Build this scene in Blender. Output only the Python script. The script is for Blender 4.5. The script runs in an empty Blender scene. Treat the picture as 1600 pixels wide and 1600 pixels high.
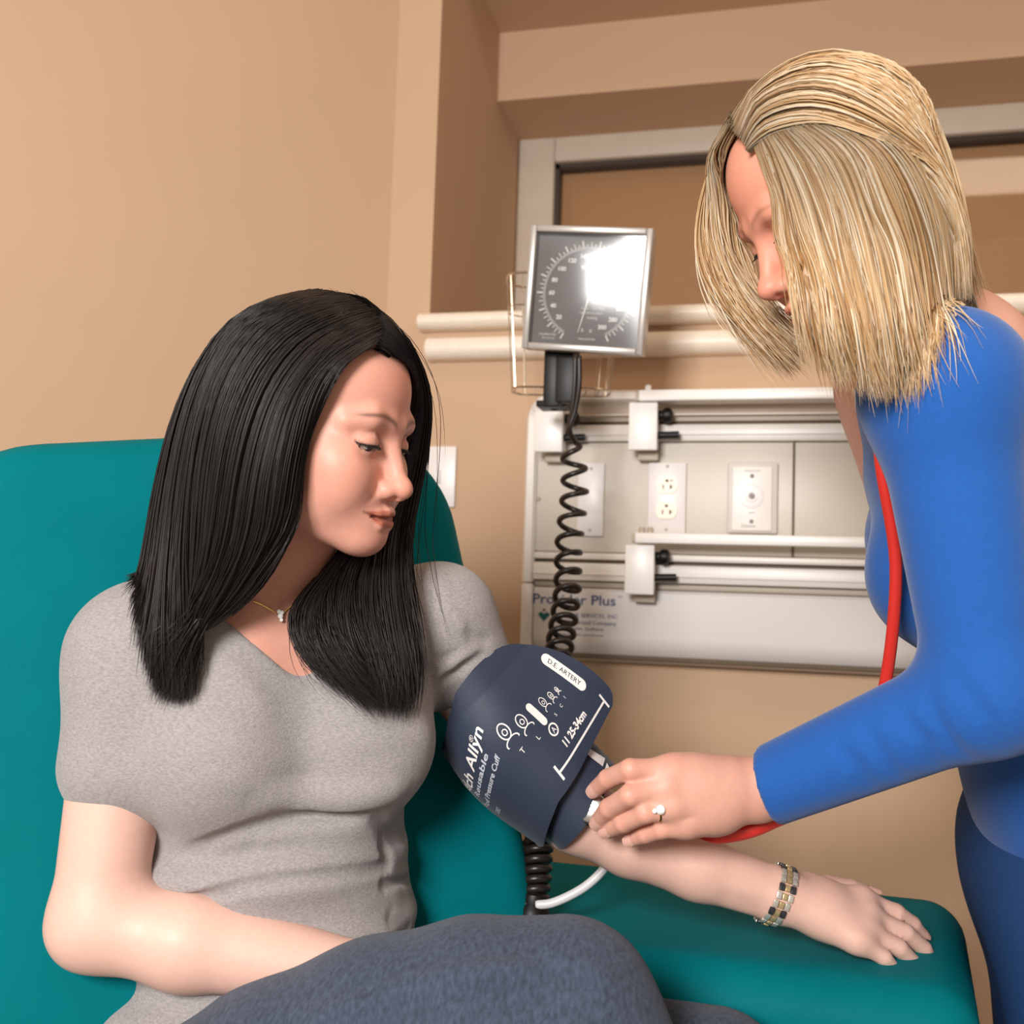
import bpy, bmesh, math, random
import numpy as np
from mathutils import Vector, Matrix

SC = bpy.context.scene
COL = SC.collection

# ------------------------------------------------------------------ camera
FPX = 1600.0
YAW, PITCH, ROLL = math.radians(14.0), math.radians(4.3), 0.033
CAM = np.array([0.0, 0.0, 1.0])
_f = np.array([-math.sin(YAW) * math.cos(PITCH), math.cos(YAW) * math.cos(PITCH), math.sin(PITCH)])
_r0 = np.array([math.cos(YAW), math.sin(YAW), 0.0])
_u0 = np.cross(_r0, _f)
CR = _r0 * math.cos(ROLL) + _u0 * math.sin(ROLL)
CU = _u0 * math.cos(ROLL) - _r0 * math.sin(ROLL)
CF = _f


def P(px, py, d):
    """world point that stands d metres in front of the lens along the ray of photo pixel (px, py)"""
    return CAM + d * (CF + (px - 800) / FPX * CR + (800 - py) / FPX * CU)


def onY(px, py, y):
    v = CF + (px - 800) / FPX * CR + (800 - py) / FPX * CU
    return CAM + v * ((y - CAM[1]) / v[1])


cd = bpy.data.cameras.new('camera')
cd.sensor_fit = 'HORIZONTAL'
cd.sensor_width = 36.0
cd.lens = 36.0
cd.clip_start = 0.02
cd.dof.use_dof = True
cd.dof.focus_distance = 0.97
cd.dof.aperture_fstop = 6.3
co = bpy.data.objects.new('camera', cd)
COL.objects.link(co)
M = Matrix.Identity(4)
for i in range(3):
    M[i][0], M[i][1], M[i][2], M[i][3] = CR[i], CU[i], -CF[i], CAM[i]
co.matrix_world = M
SC.camera = co

# ------------------------------------------------------------------ light
w = bpy.data.worlds.new('World')
SC.world = w
w.use_nodes = True
w.node_tree.nodes['Background'].inputs[0].default_value = (1.0, 0.85, 0.68, 1)
w.node_tree.nodes['Background'].inputs[1].default_value = 0.45


def area_light(name, loc, target, size, power, col):
    l = bpy.data.lights.new(name, 'AREA')
    l.shape = 'RECTANGLE'
    l.size, l.size_y = size
    l.energy = power
    l.color = col
    o = bpy.data.objects.new(name, l)
    COL.objects.link(o)
    o.location = loc
    o.rotation_euler = (Vector(target) - Vector(loc)).to_track_quat('-Z', 'Y').to_euler()
    return o


KEY_LOC = (-0.44, -1.0, 1.58)
area_light('softbox', KEY_LOC, (-0.2, 1.3, 1.05), (0.55, 0.55), 64, (1.0, 0.98, 0.96))
area_light('ceiling_fill', (0.75, 0.75, 2.72), (0.75, 0.75, 0.0), (1.2, 0.6), 13, (1.0, 0.84, 0.66))  # warm overhead fill, added to brighten the window recess; no fixture is seen

SC.view_settings.view_transform = 'Standard'
SC.view_settings.look = 'None'
SC.view_settings.gamma = 1.0
SC.view_settings.use_curve_mapping = False
SC.view_settings.exposure = -0.07

# ------------------------------------------------------------------ materials
MATS = {}


def srgb(h):
    if isinstance(h, str):
        h = h.lstrip('#')
        c = [int(h[i:i + 2], 16) / 255 for i in (0, 2, 4)]
    else:
        c = [v / 255 for v in h]
    return [(v / 12.92 if v <= 0.04045 else ((v + 0.055) / 1.055) ** 2.4) for v in c] + [1.0]


def mat(name, col, rough=0.5, metal=0.0, spec=0.5, noise=0.0, nscale=30.0, bump=0.0, bscale=200.0, sss=0.0,
        attr=None, coat=0.0, sheen=0.0, stretch=None, emit=None, sss_r=(1.0, 0.35, 0.2), sss_s=0.01):
    m = bpy.data.materials.new(name)
    m.use_nodes = True
    nt = m.node_tree
    b = nt.nodes['Principled BSDF']
    c = srgb(col)
    b.inputs['Base Color'].default_value = c
    b.inputs['Roughness'].default_value = rough
    b.inputs['Metallic'].default_value = metal
    b.inputs['Specular IOR Level'].default_value = spec
    b.inputs['Coat Weight'].default_value = coat
    b.inputs['Sheen Weight'].default_value = sheen
    if sss:
        b.inputs['Subsurface Weight'].default_value = sss
        b.inputs['Subsurface Radius'].default_value = sss_r
        b.inputs['Subsurface Scale'].default_value = sss_s
    src = None
    if attr:
        a = nt.nodes.new('ShaderNodeAttribute')
        a.attribute_name = attr
        src = a.outputs['Color']
    tc = nt.nodes.new('ShaderNodeTexCoord')
    vec = tc.outputs['Object']
    if stretch:
        mp = nt.nodes.new('ShaderNodeMapping')
        mp.inputs['Scale'].default_value = stretch
        nt.links.new(vec, mp.inputs['Vector'])
        vec = mp.outputs['Vector']
    if noise:
        n = nt.nodes.new('ShaderNodeTexNoise')
        n.inputs['Scale'].default_value = nscale
        n.inputs['Detail'].default_value = 5
        nt.links.new(vec, n.inputs['Vector'])
        r = nt.nodes.new('ShaderNodeMapRange')
        r.inputs['From Min'].default_value = 0.25
        r.inputs['From Max'].default_value = 0.75
        r.inputs['To Min'].default_value = 1 - noise
        r.inputs['To Max'].default_value = 1 + noise
        nt.links.new(n.outputs['Fac'], r.inputs['Value'])
        x = nt.nodes.new('ShaderNodeVectorMath')
        x.operation = 'SCALE'
        if src is None:
            x.inputs[0].default_value = c[:3]
        else:
            nt.links.new(src, x.inputs[0])
        nt.links.new(r.outputs[0], x.inputs['Scale'])
        src = x.outputs[0]
    if src is not None:
        nt.links.new(src, b.inputs['Base Color'])
    if bump:
        n = nt.nodes.new('ShaderNodeTexNoise')
        n.inputs['Scale'].default_value = bscale
        n.inputs['Detail'].default_value = 3
        nt.links.new(vec, n.inputs['Vector'])
        bm_ = nt.nodes.new('ShaderNodeBump')
        bm_.inputs['Strength'].default_value = bump
        bm_.inputs['Distance'].default_value = 0.002
        nt.links.new(n.outputs['Fac'], bm_.inputs['Height'])
        nt.links.new(bm_.outputs[0], b.inputs['Normal'])
    if emit:
        b.inputs['Emission Color'].default_value = c
        b.inputs['Emission Strength'].default_value = emit
    MATS[name] = m
    return m


# ------------------------------------------------------------------ objects
ORG = {}


def tag(o, label=None, cat=None, group=None, kind=None):
    if label: o['label'] = label
    if cat: o['category'] = cat
    if group: o['group'] = group
    if kind: o['kind'] = kind
    return o


def thing(name, loc, label, cat, group=None):
    o = bpy.data.objects.new(name, None)
    o.empty_display_size = 0.05
    COL.objects.link(o)
    o.location = [float(v) for v in loc]
    ORG[o.name] = np.array(loc, float)
    return tag(o, label, cat, group)


def mesh_obj(name, V, F, m, parent=None, sharp=35, col=None, smooth=True):
    """V in world coordinates; the object's origin is that of its thing"""
    V = np.asarray(V, float)
    if parent is not None:
        org = ORG[parent.name]
    else:
        org = np.array([(V[:, 0].min() + V[:, 0].max()) / 2, (V[:, 1].min() + V[:, 1].max()) / 2, V[:, 2].min()])
    me = bpy.data.meshes.new(name)
    if isinstance(F, np.ndarray) and F.ndim == 2:
        n, k = F.shape
        me.vertices.add(len(V))
        me.vertices.foreach_set('co', (V - org).astype(np.float32).ravel())
        me.loops.add(n * k)
        me.loops.foreach_set('vertex_index', F.astype(np.int32).ravel())
        me.polygons.add(n)
        me.polygons.foreach_set('loop_start', np.arange(0, n * k, k, dtype=np.int32))
        me.update(calc_edges=True)
    else:
        me.from_pydata((V - org).tolist(), [], [list(map(int, f)) for f in F])
        me.update()
    if smooth:
        me.polygons.foreach_set('use_smooth', np.ones(len(me.polygons), bool))
        if sharp and sharp < 180:
            me.set_sharp_from_angle(angle=math.radians(sharp))
    if col is not None:
        a = me.color_attributes.new('Col', 'FLOAT_COLOR', 'POINT')
        c4 = np.ones((len(V), 4), np.float32)
        c4[:, :3] = col
        a.data.foreach_set('color', c4.ravel())
    me.materials.append(MATS[m] if isinstance(m, str) else m)
    o = bpy.data.objects.new(name, me)
    COL.objects.link(o)
    if parent is not None:
        o.parent = parent
        ORG[o.name] = org
    else:
        o.location = org
        ORG[o.name] = org
    return o


class MB:
    """collects simple shapes (world coordinates) for one mesh"""

    def __init__(s):
        s.V, s.F, s.n = [], [], 0

    def add(s, V, F):
        V = np.asarray(V, float)
        s.V.append(V)
        s.F += [[int(i) + s.n for i in f] for f in F]
        s.n += len(V)
        return s

    def box(s, c, size, bev=0.0, R=None, seg=2):
        bm = bmesh.new()
        bmesh.ops.create_cube(bm, size=1.0)
        for v in bm.verts:
            v.co = Vector((v.co.x * size[0], v.co.y * size[1], v.co.z * size[2]))
        if bev > 0:
            bmesh.ops.bevel(bm, geom=bm.edges[:], offset=bev, segments=seg, profile=0.5, affect='EDGES')
        V = np.array([v.co[:] for v in bm.verts])
        bm.verts.index_update()
        F = [[v.index for v in f.verts] for f in bm.faces]
        bm.free()
        if R is not None:
            V = V @ np.asarray(R).T
        return s.add(V + np.asarray(c, float), F)

    def tube(s, pts, r, n=10, caps=True, closed=False):
        V, F = sweep(pts, r, n, caps, closed)
        return s.add(V, F)

    def lathe(s, o, axis, prof, n=24):
        """prof: list of (radius, height along axis)"""
        o = np.asarray(o, float)
        a = np.asarray(axis, float); a = a / np.linalg.norm(a)
        t = np.array([1, 0, 0]) if abs(a[0]) < 0.8 else np.array([0, 0, 1])
        e1 = np.cross(a, t); e1 /= np.linalg.norm(e1)
        e2 = np.cross(a, e1)
        V, F = [], []
        for (r, h) in prof:
            for k in range(n):
                th = 2 * math.pi * k / n
                V.append(o + a * h + r * (math.cos(th) * e1 + math.sin(th) * e2))
        m = len(prof)
        for i in range(m - 1):
            for k in range(n):
                k2 = (k + 1) % n
                F.append([i * n + k, i * n + k2, (i + 1) * n + k2, (i + 1) * n + k])
        F.append(list(range(n))[::-1])
        F.append([(m - 1) * n + k for k in range(n)])
        return s.add(V, F)

    def build(s, name, m, parent=None, sharp=35, smooth=True):
        return mesh_obj(name, np.concatenate(s.V), s.F, m, parent, sharp, smooth=smooth)


def nrm(v):
    v = np.asarray(v, float)
    return v / np.linalg.norm(v)


def catmull(pts, n):
    """n points along a Catmull-Rom curve through pts (rows may hold extra columns)"""
    p = np.asarray(pts, float)
    p = np.vstack([2 * p[0] - p[1], p, 2 * p[-1] - p[-2]])
    m = len(p) - 3
    t = np.linspace(0, m, n)
    i = np.minimum(t.astype(int), m - 1)
    u = (t - i)[:, None]
    a, b, c, d = p[i], p[i + 1], p[i + 2], p[i + 3]
    return 0.5 * (2 * b + (c - a) * u + (2 * a - 5 * b + 4 * c - d) * u * u + (3 * b - a - 3 * c + d) * u ** 3)


def frames(pts):
    p = np.asarray(pts, float)
    t = np.gradient(p, axis=0)
    t /= np.maximum(np.linalg.norm(t, axis=1, keepdims=True), 1e-12)
    n0 = np.cross(t[0], [0, 0, 1.0])
    if np.linalg.norm(n0) < 1e-3:
        n0 = np.cross(t[0], [1.0, 0, 0])
    N = [n0 / np.linalg.norm(n0)]
    for i in range(1, len(p)):
        v = N[-1] - t[i] * np.dot(N[-1], t[i])
        N.append(v / max(np.linalg.norm(v), 1e-12))
    N = np.array(N)
    return t, N, np.cross(t, N)


def sweep(pts, r, n=10, caps=True, closed=False):
    p = np.asarray(pts, float)
    r = np.broadcast_to(np.asarray(r, float), (len(p),))
    t, N, B = frames(p)
    th = np.arange(n) * 2 * math.pi / n
    V = p[:, None, :] + r[:, None, None] * (np.cos(th)[None, :, None] * N[:, None, :] + np.sin(th)[None, :, None] * B[:, None, :])
    V = V.reshape(-1, 3)
    F = []
    m = len(p)
    for i in range(m if closed else m - 1):
        j = (i + 1) % m
        for k in range(n):
            k2 = (k + 1) % n
            F.append([i * n + k, i * n + k2, j * n + k2, j * n + k])
    if caps and not closed:
        F.append(list(range(n))[::-1])
        F.append([(m - 1) * n + k for k in range(n)])
    return V, F


def text_vf(s, size=1.0, align='LEFT', ext=0.0, bold=0.0, shear=0.0):
    c = bpy.data.curves.new('txt', 'FONT')
    c.body = s
    c.size = size
    c.align_x = align
    c.extrude = ext
    c.offset = bold
    c.shear = shear
    c.resolution_u = 3
    o = bpy.data.objects.new('txt', c)
    COL.objects.link(o)
    dg = bpy.context.evaluated_depsgraph_get()
    me = o.evaluated_get(dg).to_mesh()
    V = np.array([v.co[:] for v in me.vertices]) if len(me.vertices) else np.zeros((0, 3))
    F = [list(p.vertices) for p in me.polygons]
    o.evaluated_get(dg).to_mesh_clear()
    bpy.data.objects.remove(o)
    bpy.data.curves.remove(c)
    return V, F


def place(V, o, ex, ey, ez=None):
    ex, ey = np.asarray(ex, float), np.asarray(ey, float)
    if ez is None:
        ez = np.cross(ex, ey)
    V = np.asarray(V, float)
    return np.asarray(o) + V[:, 0:1] * ex + V[:, 1:2] * ey + V[:, 2:3] * ez


# ------------------------------------------------------------------ implicit surfaces for bodies and cloth
class SDF:
    FAR = 0.08

    def __init__(s, lo, hi, h):
        s.lo = np.asarray(lo, float)
        s.h = h
        s.n = np.ceil((np.asarray(hi, float) - s.lo) / h).astype(int) + 1
        s.f = np.full(s.n, s.FAR, np.float32)

    def _box(s, lo, hi):
        a = np.clip(np.floor((np.asarray(lo) - s.lo) / s.h).astype(int), 0, s.n)
        b = np.clip(np.ceil((np.asarray(hi) - s.lo) / s.h).astype(int) + 1, 0, s.n)
        if np.any(b <= a):
            return None
        sl = tuple(slice(a[i], b[i]) for i in range(3))
        ax = [(s.lo[i] + s.h * np.arange(a[i], b[i])).astype(np.float32) for i in range(3)]
        return sl, (ax[0][:, None, None], ax[1][None, :, None], ax[2][None, None, :])

    def apply(s, fn, lo, hi, k=0.0, op='u'):
        m = 0.012 + k
        q = s._box(np.asarray(lo) - m, np.asarray(hi) + m)
        if q is None:
            return s
        sl, (X, Y, Z) = q
        d = fn(X, Y, Z)
        a = s.f[sl]
        if op == 'u':
            r = np.minimum(a, d)
            if k > 0:
                hh = np.maximum(k - np.abs(a - d), 0) / k
                r = r - hh * hh * (k / 4)
        elif op == 's':
            r = np.maximum(a, -d)
            if k > 0:
                hh = np.maximum(k - np.abs(a + d), 0) / k
                r = r + hh * hh * (k / 4)
        elif op == '+':
            r = a + d
        s.f[sl] = r
        return s

    # --- primitives
    def cone(s, a, b, ra, rb, k=0.0, op='u', flat=None, fl=1.0):
        """round cone; flat = unit vector along which the section is squeezed by fl"""
        a = np.asarray(a, float); b = np.asarray(b, float)
        ab = b - a
        L2 = float(ab @ ab) + 1e-12

        def fn(X, Y, Z):
            x, y, z = X - a[0], Y - a[1], Z - a[2]
            t = np.clip((x * ab[0] + y * ab[1] + z * ab[2]) / L2, 0, 1)
            x = x - t * ab[0]; y = y - t * ab[1]; z = z - t * ab[2]
            d2 = x * x + y * y + z * z
            if flat is not None:
                q = x * flat[0] + y * flat[1] + z * flat[2]
                d2 = d2 + q * q * (1 / fl ** 2 - 1)
            return np.sqrt(d2) - (ra + (rb - ra) * t)
        R = max(ra, rb)
        return s.apply(fn, np.minimum(a, b) - R, np.maximum(a, b) + R, k, op)

    def chain(s, pts, rs, k=0.0, op='u', flat=None, fl=1.0):
        for i in range(len(pts) - 1):
            s.cone(pts[i], pts[i + 1], rs[i], rs[i + 1], k if i == 0 else min(k, 0.006) if op == 'u' else k, op, flat, fl)
        return s

    def ell(s, c, r, R=None, k=0.0, op='u'):
        """ellipsoid with radii r along the columns of R"""
        c = np.asarray(c, float)
        R = np.eye(3) if R is None else np.asarray(R, float)
        r = np.asarray(r, float)

        def fn(X, Y, Z):
            x, y, z = X - c[0], Y - c[1], Z - c[2]
            k0 = k1 = 0
            for i in range(3):
                q = (x * R[0, i] + y * R[1, i] + z * R[2, i]) / r[i]
                k0 = k0 + q * q
                k1 = k1 + q * q / r[i] ** 2
            k0 = np.sqrt(k0)
            return k0 * (k0 - 1) / np.maximum(np.sqrt(k1), 1e-6)
        e = np.abs(R) @ r
        return s.apply(fn, c - e, c + e, k, op)

    def bump(s, c, rad, amt, R=None):
        """adds (amt > 0) or takes away (amt < 0) a soft swelling of about amt metres; rad may be three radii"""
        c = np.asarray(c, float)
        R = np.eye(3) if R is None else np.asarray(R, float)
        r = np.broadcast_to(np.asarray(rad, float), (3,))

        def fn(X, Y, Z):
            x, y, z = X - c[0], Y - c[1], Z - c[2]
            q2 = 0
            for i in range(3):
                q = (x * R[0, i] + y * R[1, i] + z * R[2, i]) / r[i]
                q2 = q2 + q * q
            w_ = np.clip(1 - q2, 0, 1)
            return -amt * w_ * w_
        e = np.abs(R) @ r
        return s.apply(fn, c - e, c + e, 0, '+')

    def groove(s, pts, wid, amt, taper=True):
        """soft furrow (amt < 0) or ridge (amt > 0) of half-width wid along a polyline"""
        p = np.asarray(pts, float)

        def fn(X, Y, Z):
            best = None
            for i in range(len(p) - 1):
                a, b = p[i], p[i + 1]
                ab = b - a
                x, y, z = X - a[0], Y - a[1], Z - a[2]
                t = np.clip((x * ab[0] + y * ab[1] + z * ab[2]) / (float(ab @ ab) + 1e-12), 0, 1)
                d2 = (x - t * ab[0]) ** 2 + (y - t * ab[1]) ** 2 + (z - t * ab[2]) ** 2
                g = np.clip(1 - d2 / wid ** 2, 0, 1) ** 2
                if taper:
                    u = (i + t) / (len(p) - 1)
                    g = g * np.clip(4 * u * (1 - u) + 0.05, 0, 1)
                best = g if best is None else np.maximum(best, g)
            return -amt * best
        return s.apply(fn, p.min(0) - wid, p.max(0) + wid, 0, '+')

    # --- surface nets
    def mesh(s, smooth=1):
        f = s.f
        n = s.n
        inside = f < 0
        cs = np.zeros(tuple(n - 1), np.int8)
        for dx in (0, 1):
            for dy in (0, 1):
                for dz in (0, 1):
                    cs += inside[dx:n[0] - 1 + dx, dy:n[1] - 1 + dy, dz:n[2] - 1 + dz]
        act = (cs > 0) & (cs < 8)
        idx = np.argwhere(act)
        num = -np.ones(tuple(n - 1), np.int32)
        num[act] = np.arange(len(idx))
        acc = np.zeros((len(idx), 3))
        cnt = np.zeros(len(idx))
        i0, i1, i2 = idx.T
        for ax in range(3):
            o1, o2 = [a for a in range(3) if a != ax]
            for p in (0, 1):
                for q in (0, 1):
                    off = np.zeros(3, int); off[o1] = p; off[o2] = q
                    off2 = off.copy(); off2[ax] = 1
                    a = f[i0 + off[0], i1 + off[1], i2 + off[2]]
                    b = f[i0 + off2[0], i1 + off2[1], i2 + off2[2]]
                    cr = (a < 0) != (b < 0)
                    t = np.where(cr, a / np.where(cr, a - b, 1), 0)
                    pt = np.tile(off.astype(float), (len(idx), 1))
                    pt[:, ax] += t
                    acc += np.where(cr[:, None], pt, 0)
                    cnt += cr
        V = s.lo + s.h * (idx + acc / cnt[:, None])
        Fs = []
        for ax in range(3):
            o1, o2 = (ax + 1) % 3, (ax + 2) % 3
            sl_a = [slice(1, n[i] - 1) for i in range(3)]
            sl_b = list(sl_a)
            sl_a[ax] = slice(0, n[ax] - 1)
            sl_b[ax] = slice(1, n[ax])
            A = inside[tuple(sl_a)]; B = inside[tuple(sl_b)]
            e = np.argwhere(A != B)
            if len(e) == 0:
                continue
            flip = A[e[:, 0], e[:, 1], e[:, 2]]
            base = e + 1
            base[:, ax] -= 1
            q = []
            for (p1, p2) in ((0, 0), (-1, 0), (-1, -1), (0, -1)):
                c = base.copy()
                c[:, o1] += p1
                c[:, o2] += p2
                q.append(num[c[:, 0], c[:, 1], c[:, 2]])
            q = np.stack(q, 1)
            q[~flip] = q[~flip][:, ::-1]
            Fs.append(q)
        F = np.concatenate(Fs)
        for _ in range(smooth):
            S = np.zeros_like(V); c = np.zeros(len(V))
            for a, b in ((0, 1), (1, 2), (2, 3), (3, 0)):
                np.add.at(S, F[:, a], V[F[:, b]]); np.add.at(c, F[:, a], 1)
                np.add.at(S, F[:, b], V[F[:, a]]); np.add.at(c, F[:, b], 1)
            V = V * 0.5 + 0.5 * S / np.maximum(c, 1)[:, None]
        return V, F


def join_vf(*vf):
    V, F, n = [], [], 0
    for v, f in vf:
        V.append(v)
        F.append(np.asarray(f) + n)
        n += len(v)
    return np.concatenate(V), np.concatenate(F)
# ------------------------------------------------------------------ the room
mat('wall_paint', '#c8a88b', 0.75, spec=0.2, noise=0.025, nscale=3, bump=0.05, bscale=350)
mat('ceiling_paint', '#b08a60', 0.85, spec=0.2, noise=0.03, nscale=3)
mat('window_frame', '#c9bdad', 0.45, noise=0.03, nscale=20)
mat('gasket', '#3a2a1e', 0.6)
mat('rail_vinyl', '#efe2d2', 0.4, noise=0.04, nscale=60, bump=0.05)
mat('floor_tile', '#8d8377', 0.4, noise=0.08, nscale=8)
mat('cream', '#d3cabe', 0.4, noise=0.015, nscale=6)
mat('panel_white', '#d8d0cb', 0.38, noise=0.012, nscale=6)
mat('alu', '#e4dcd5', 0.35, noise=0.012, nscale=10)
mat('trim_grey', '#b5a797', 0.5)
mat('gap_dark', '#6c5c4c', 0.7)
mat('white_plastic', '#f1ece8', 0.35)
mat('plate_white', '#e9e3e1', 0.35)
mat('ivory', '#ecd6be', 0.35)
mat('slot_dark', '#5a3f28', 0.6)
mat('black_plastic', '#120e0c', 0.45, spec=0.35)
mat('black_rubber', '#221a17', 0.38)
mat('print_navy', '#3b4a78', 0.6)
mat('print_teal', '#0f5a5c', 0.6)
mat('print_grey', '#8c8580', 0.6)
mat('shade_cloth', '#d9ac78', 0.8, noise=0.05, nscale=15, bump=0.15, bscale=400, stretch=(1, 1, 6))
mat('chrome', '#d8d4cf', 0.18, metal=1.0)

YW = 1.82        # wall plane
YH = 1.755       # face of the head wall unit


def struct(o):
    o['kind'] = 'structure'
    return o


def quad_box(name, lo, hi, m, parent=None, bev=0.0):
    lo, hi = np.asarray(lo, float), np.asarray(hi, float)
    return MB().box((lo + hi) / 2, np.abs(hi - lo), bev).build(name, m, parent)


xr0 = onY(683, 200, YW)[0]                       # left edge of the window recess


def onX(px, py, x):
    v = CF + (px - 800) / FPX * CR + (800 - py) / FPX * CU
    return CAM + v * ((x - CAM[0]) / v[0])


Y2 = onX(779, 110, xr0)[1]                       # face of the beam
Y3 = onX(811, 200, xr0)[1]                       # plane of the window
Y2 = min(max(Y2, YW + 0.05), YW + 0.5)
Y3 = min(max(Y3, Y2 + 0.05), Y2 + 0.4)
z_top = onY(780, 52, Y2)[2]
z_beam = onY(780, 158, Y2)[2]
z_sill = onY(740, 492, YW)[2]
xcor = onY(607, 250, YW)[0]
XR = 1.9
ZC = 2.75

struct(quad_box('floor', (-2.4, -1.6, -0.06), (XR, YW + 0.1, 0), 'floor_tile'))
# wall with the recess: a pier at the left, the wall under the sill and the part above the recess
wb = MB()
wb.box(((xcor + xr0) / 2, YW + 0.35, ZC / 2), (xr0 - xcor, 0.70, ZC))
wb.box(((xr0 + XR) / 2, YW + 0.35, z_sill / 2), (XR - xr0, 0.70, z_sill))
wb.box(((xr0 + XR) / 2, YW + 0.35, (ZC + z_top) / 2), (XR - xr0, 0.70, ZC - z_top))
struct(wb.build('wall_back', 'wall_paint'))
struct(quad_box('wall_beam', (xr0, Y2, z_beam), (XR, YW + 0.7, z_top), 'wall_paint'))
struct(quad_box('wall_recess', (xr0, Y3 + 0.10, z_sill), (XR, YW + 0.70, z_beam), 'wall_paint'))
# angled wall left of the pier
a0 = np.array([xcor + 0.01, YW + 0.0])
dl = nrm([-0.66, -0.75])
nl = np.array([-dl[1], dl[0]]) * -1
a1 = a0 + dl * 2.2
bk = np.array([0.12 * dl[1] * 1, -0.12 * dl[0]])
q = np.array([[*a0], [*a1], [*(a1 + bk)], [*(a0 + bk)]])
if np.mean(q[2:, 1]) < np.mean(q[:2, 1]):
    q = np.array([[*a0], [*a1], [*(a1 - bk)], [*(a0 - bk)]])
Vw = np.array([[x, y, 0] for x, y in q] + [[x, y, ZC] for x, y in q])
struct(mesh_obj('wall_left', Vw, [[0, 1, 2, 3], [4, 5, 6, 7], [0, 1, 5, 4], [1, 2, 6, 5], [2, 3, 7, 6], [3, 0, 4, 7]], 'wall_paint'))
struct(quad_box('ceiling', (-2.6, -0.2, ZC), (XR, YW + 0.7, ZC + 0.05), 'ceiling_paint'))

# window: frame bars, gasket, pane, cloth shade
fo = onY(812, 208, Y3)
fi = onY(866, 252, Y3)
fw = fi[0] - fo[0]
fh = fo[2] - fi[2]
win = thing('window_1', (fo[0] + 0.6, Y3, z_sill), None, None)
struct(win)
zt = fo[2]
fd = 0.05
for nm, lo, hi in (('frame_jamb', (fo[0], Y3, z_sill), (fo[0] + fw, Y3 + fd, zt)),
                   ('frame_jamb', (XR - 0.3, Y3, z_sill), (XR - 0.2, Y3 + fd, zt)),
                   ('frame_head', (fo[0] + fw, Y3 + 0.001, zt - fh), (XR - 0.3, Y3 + fd, zt)),
                   ('frame_sill', (fo[0] + fw, Y3 + 0.001, z_sill), (XR - 0.3, Y3 + fd, z_sill + 0.04))):
    quad_box(nm, lo, hi, 'window_frame', win, 0.004)
g = 0.011
gx0, gz1 = fo[0] + fw, zt - fh
gm = MB()
gm.box((gx0 + g / 2, Y3 + 0.032, (z_sill + gz1) / 2), (g, 0.03, gz1 - z_sill))
gm.box(((gx0 + XR - 0.3) / 2, Y3 + 0.032, gz1 - g * 0.6), (XR - 0.3 - gx0, 0.03, g * 1.2))
gm.build('gasket', 'gasket', win)
gl = bpy.data.materials.new('pane_glass'); gl.use_nodes = True
nt = gl.node_tree
for n_ in list(nt.nodes):
    nt.nodes.remove(n_)
o_ = nt.nodes.new('ShaderNodeOutputMaterial'); mx = nt.nodes.new('ShaderNodeMixShader')
tr = nt.nodes.new('ShaderNodeBsdfTransparent'); gs = nt.nodes.new('ShaderNodeBsdfGlossy')
fr = nt.nodes.new('ShaderNodeFresnel')
tr.inputs[0].default_value = (0.93, 0.88, 0.82, 1); gs.inputs['Roughness'].default_value = 0.03
nt.links.new(fr.outputs[0], mx.inputs[0]); nt.links.new(tr.outputs[0], mx.inputs[1]); nt.links.new(gs.outputs[0], mx.inputs[2])
nt.links.new(mx.outputs[0], o_.inputs[0])
MATS['pane_glass'] = gl
quad_box('pane', (gx0, Y3 + 0.034, z_sill), (XR - 0.3, Y3 + 0.04, gz1), 'pane_glass', win)
# cloth behind the pane with a diagonal crease
cx0, cx1, cz0, cz1 = gx0 - 0.02, XR - 0.28, z_sill, gz1 + 0.02
pa, pb = onY(985, 250, Y3 + 0.06), onY(1120, 465, Y3 + 0.06)
dcr = nrm([pb[0] - pa[0], pb[2] - pa[2]])
Vs, Fs_ = [], []
nx_, nz_ = 140, 60
for i in range(nx_):
    for j in range(nz_):
        x = cx0 + (cx1 - cx0) * i / (nx_ - 1); z = cz0 + (cz1 - cz0) * j / (nz_ - 1)
        s_ = (x - pa[0]) * dcr[1] - (z - pa[2]) * dcr[0]
        y = Y3 + 0.075 - 0.018 * math.exp(-(s_ / 0.012) ** 2) + 0.008 * math.tanh(s_ / 0.02) + 0.003 * math.sin(x * 9 + z * 5)
        Vs.append((x, y, z))
for i in range(nx_ - 1):
    for j in range(nz_ - 1):
        a = i * nz_ + j
        Fs_.append([a, a + nz_, a + nz_ + 1, a + 1])
mesh_obj('window_shade', Vs, Fs_, 'shade_cloth', win, 180)

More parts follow.
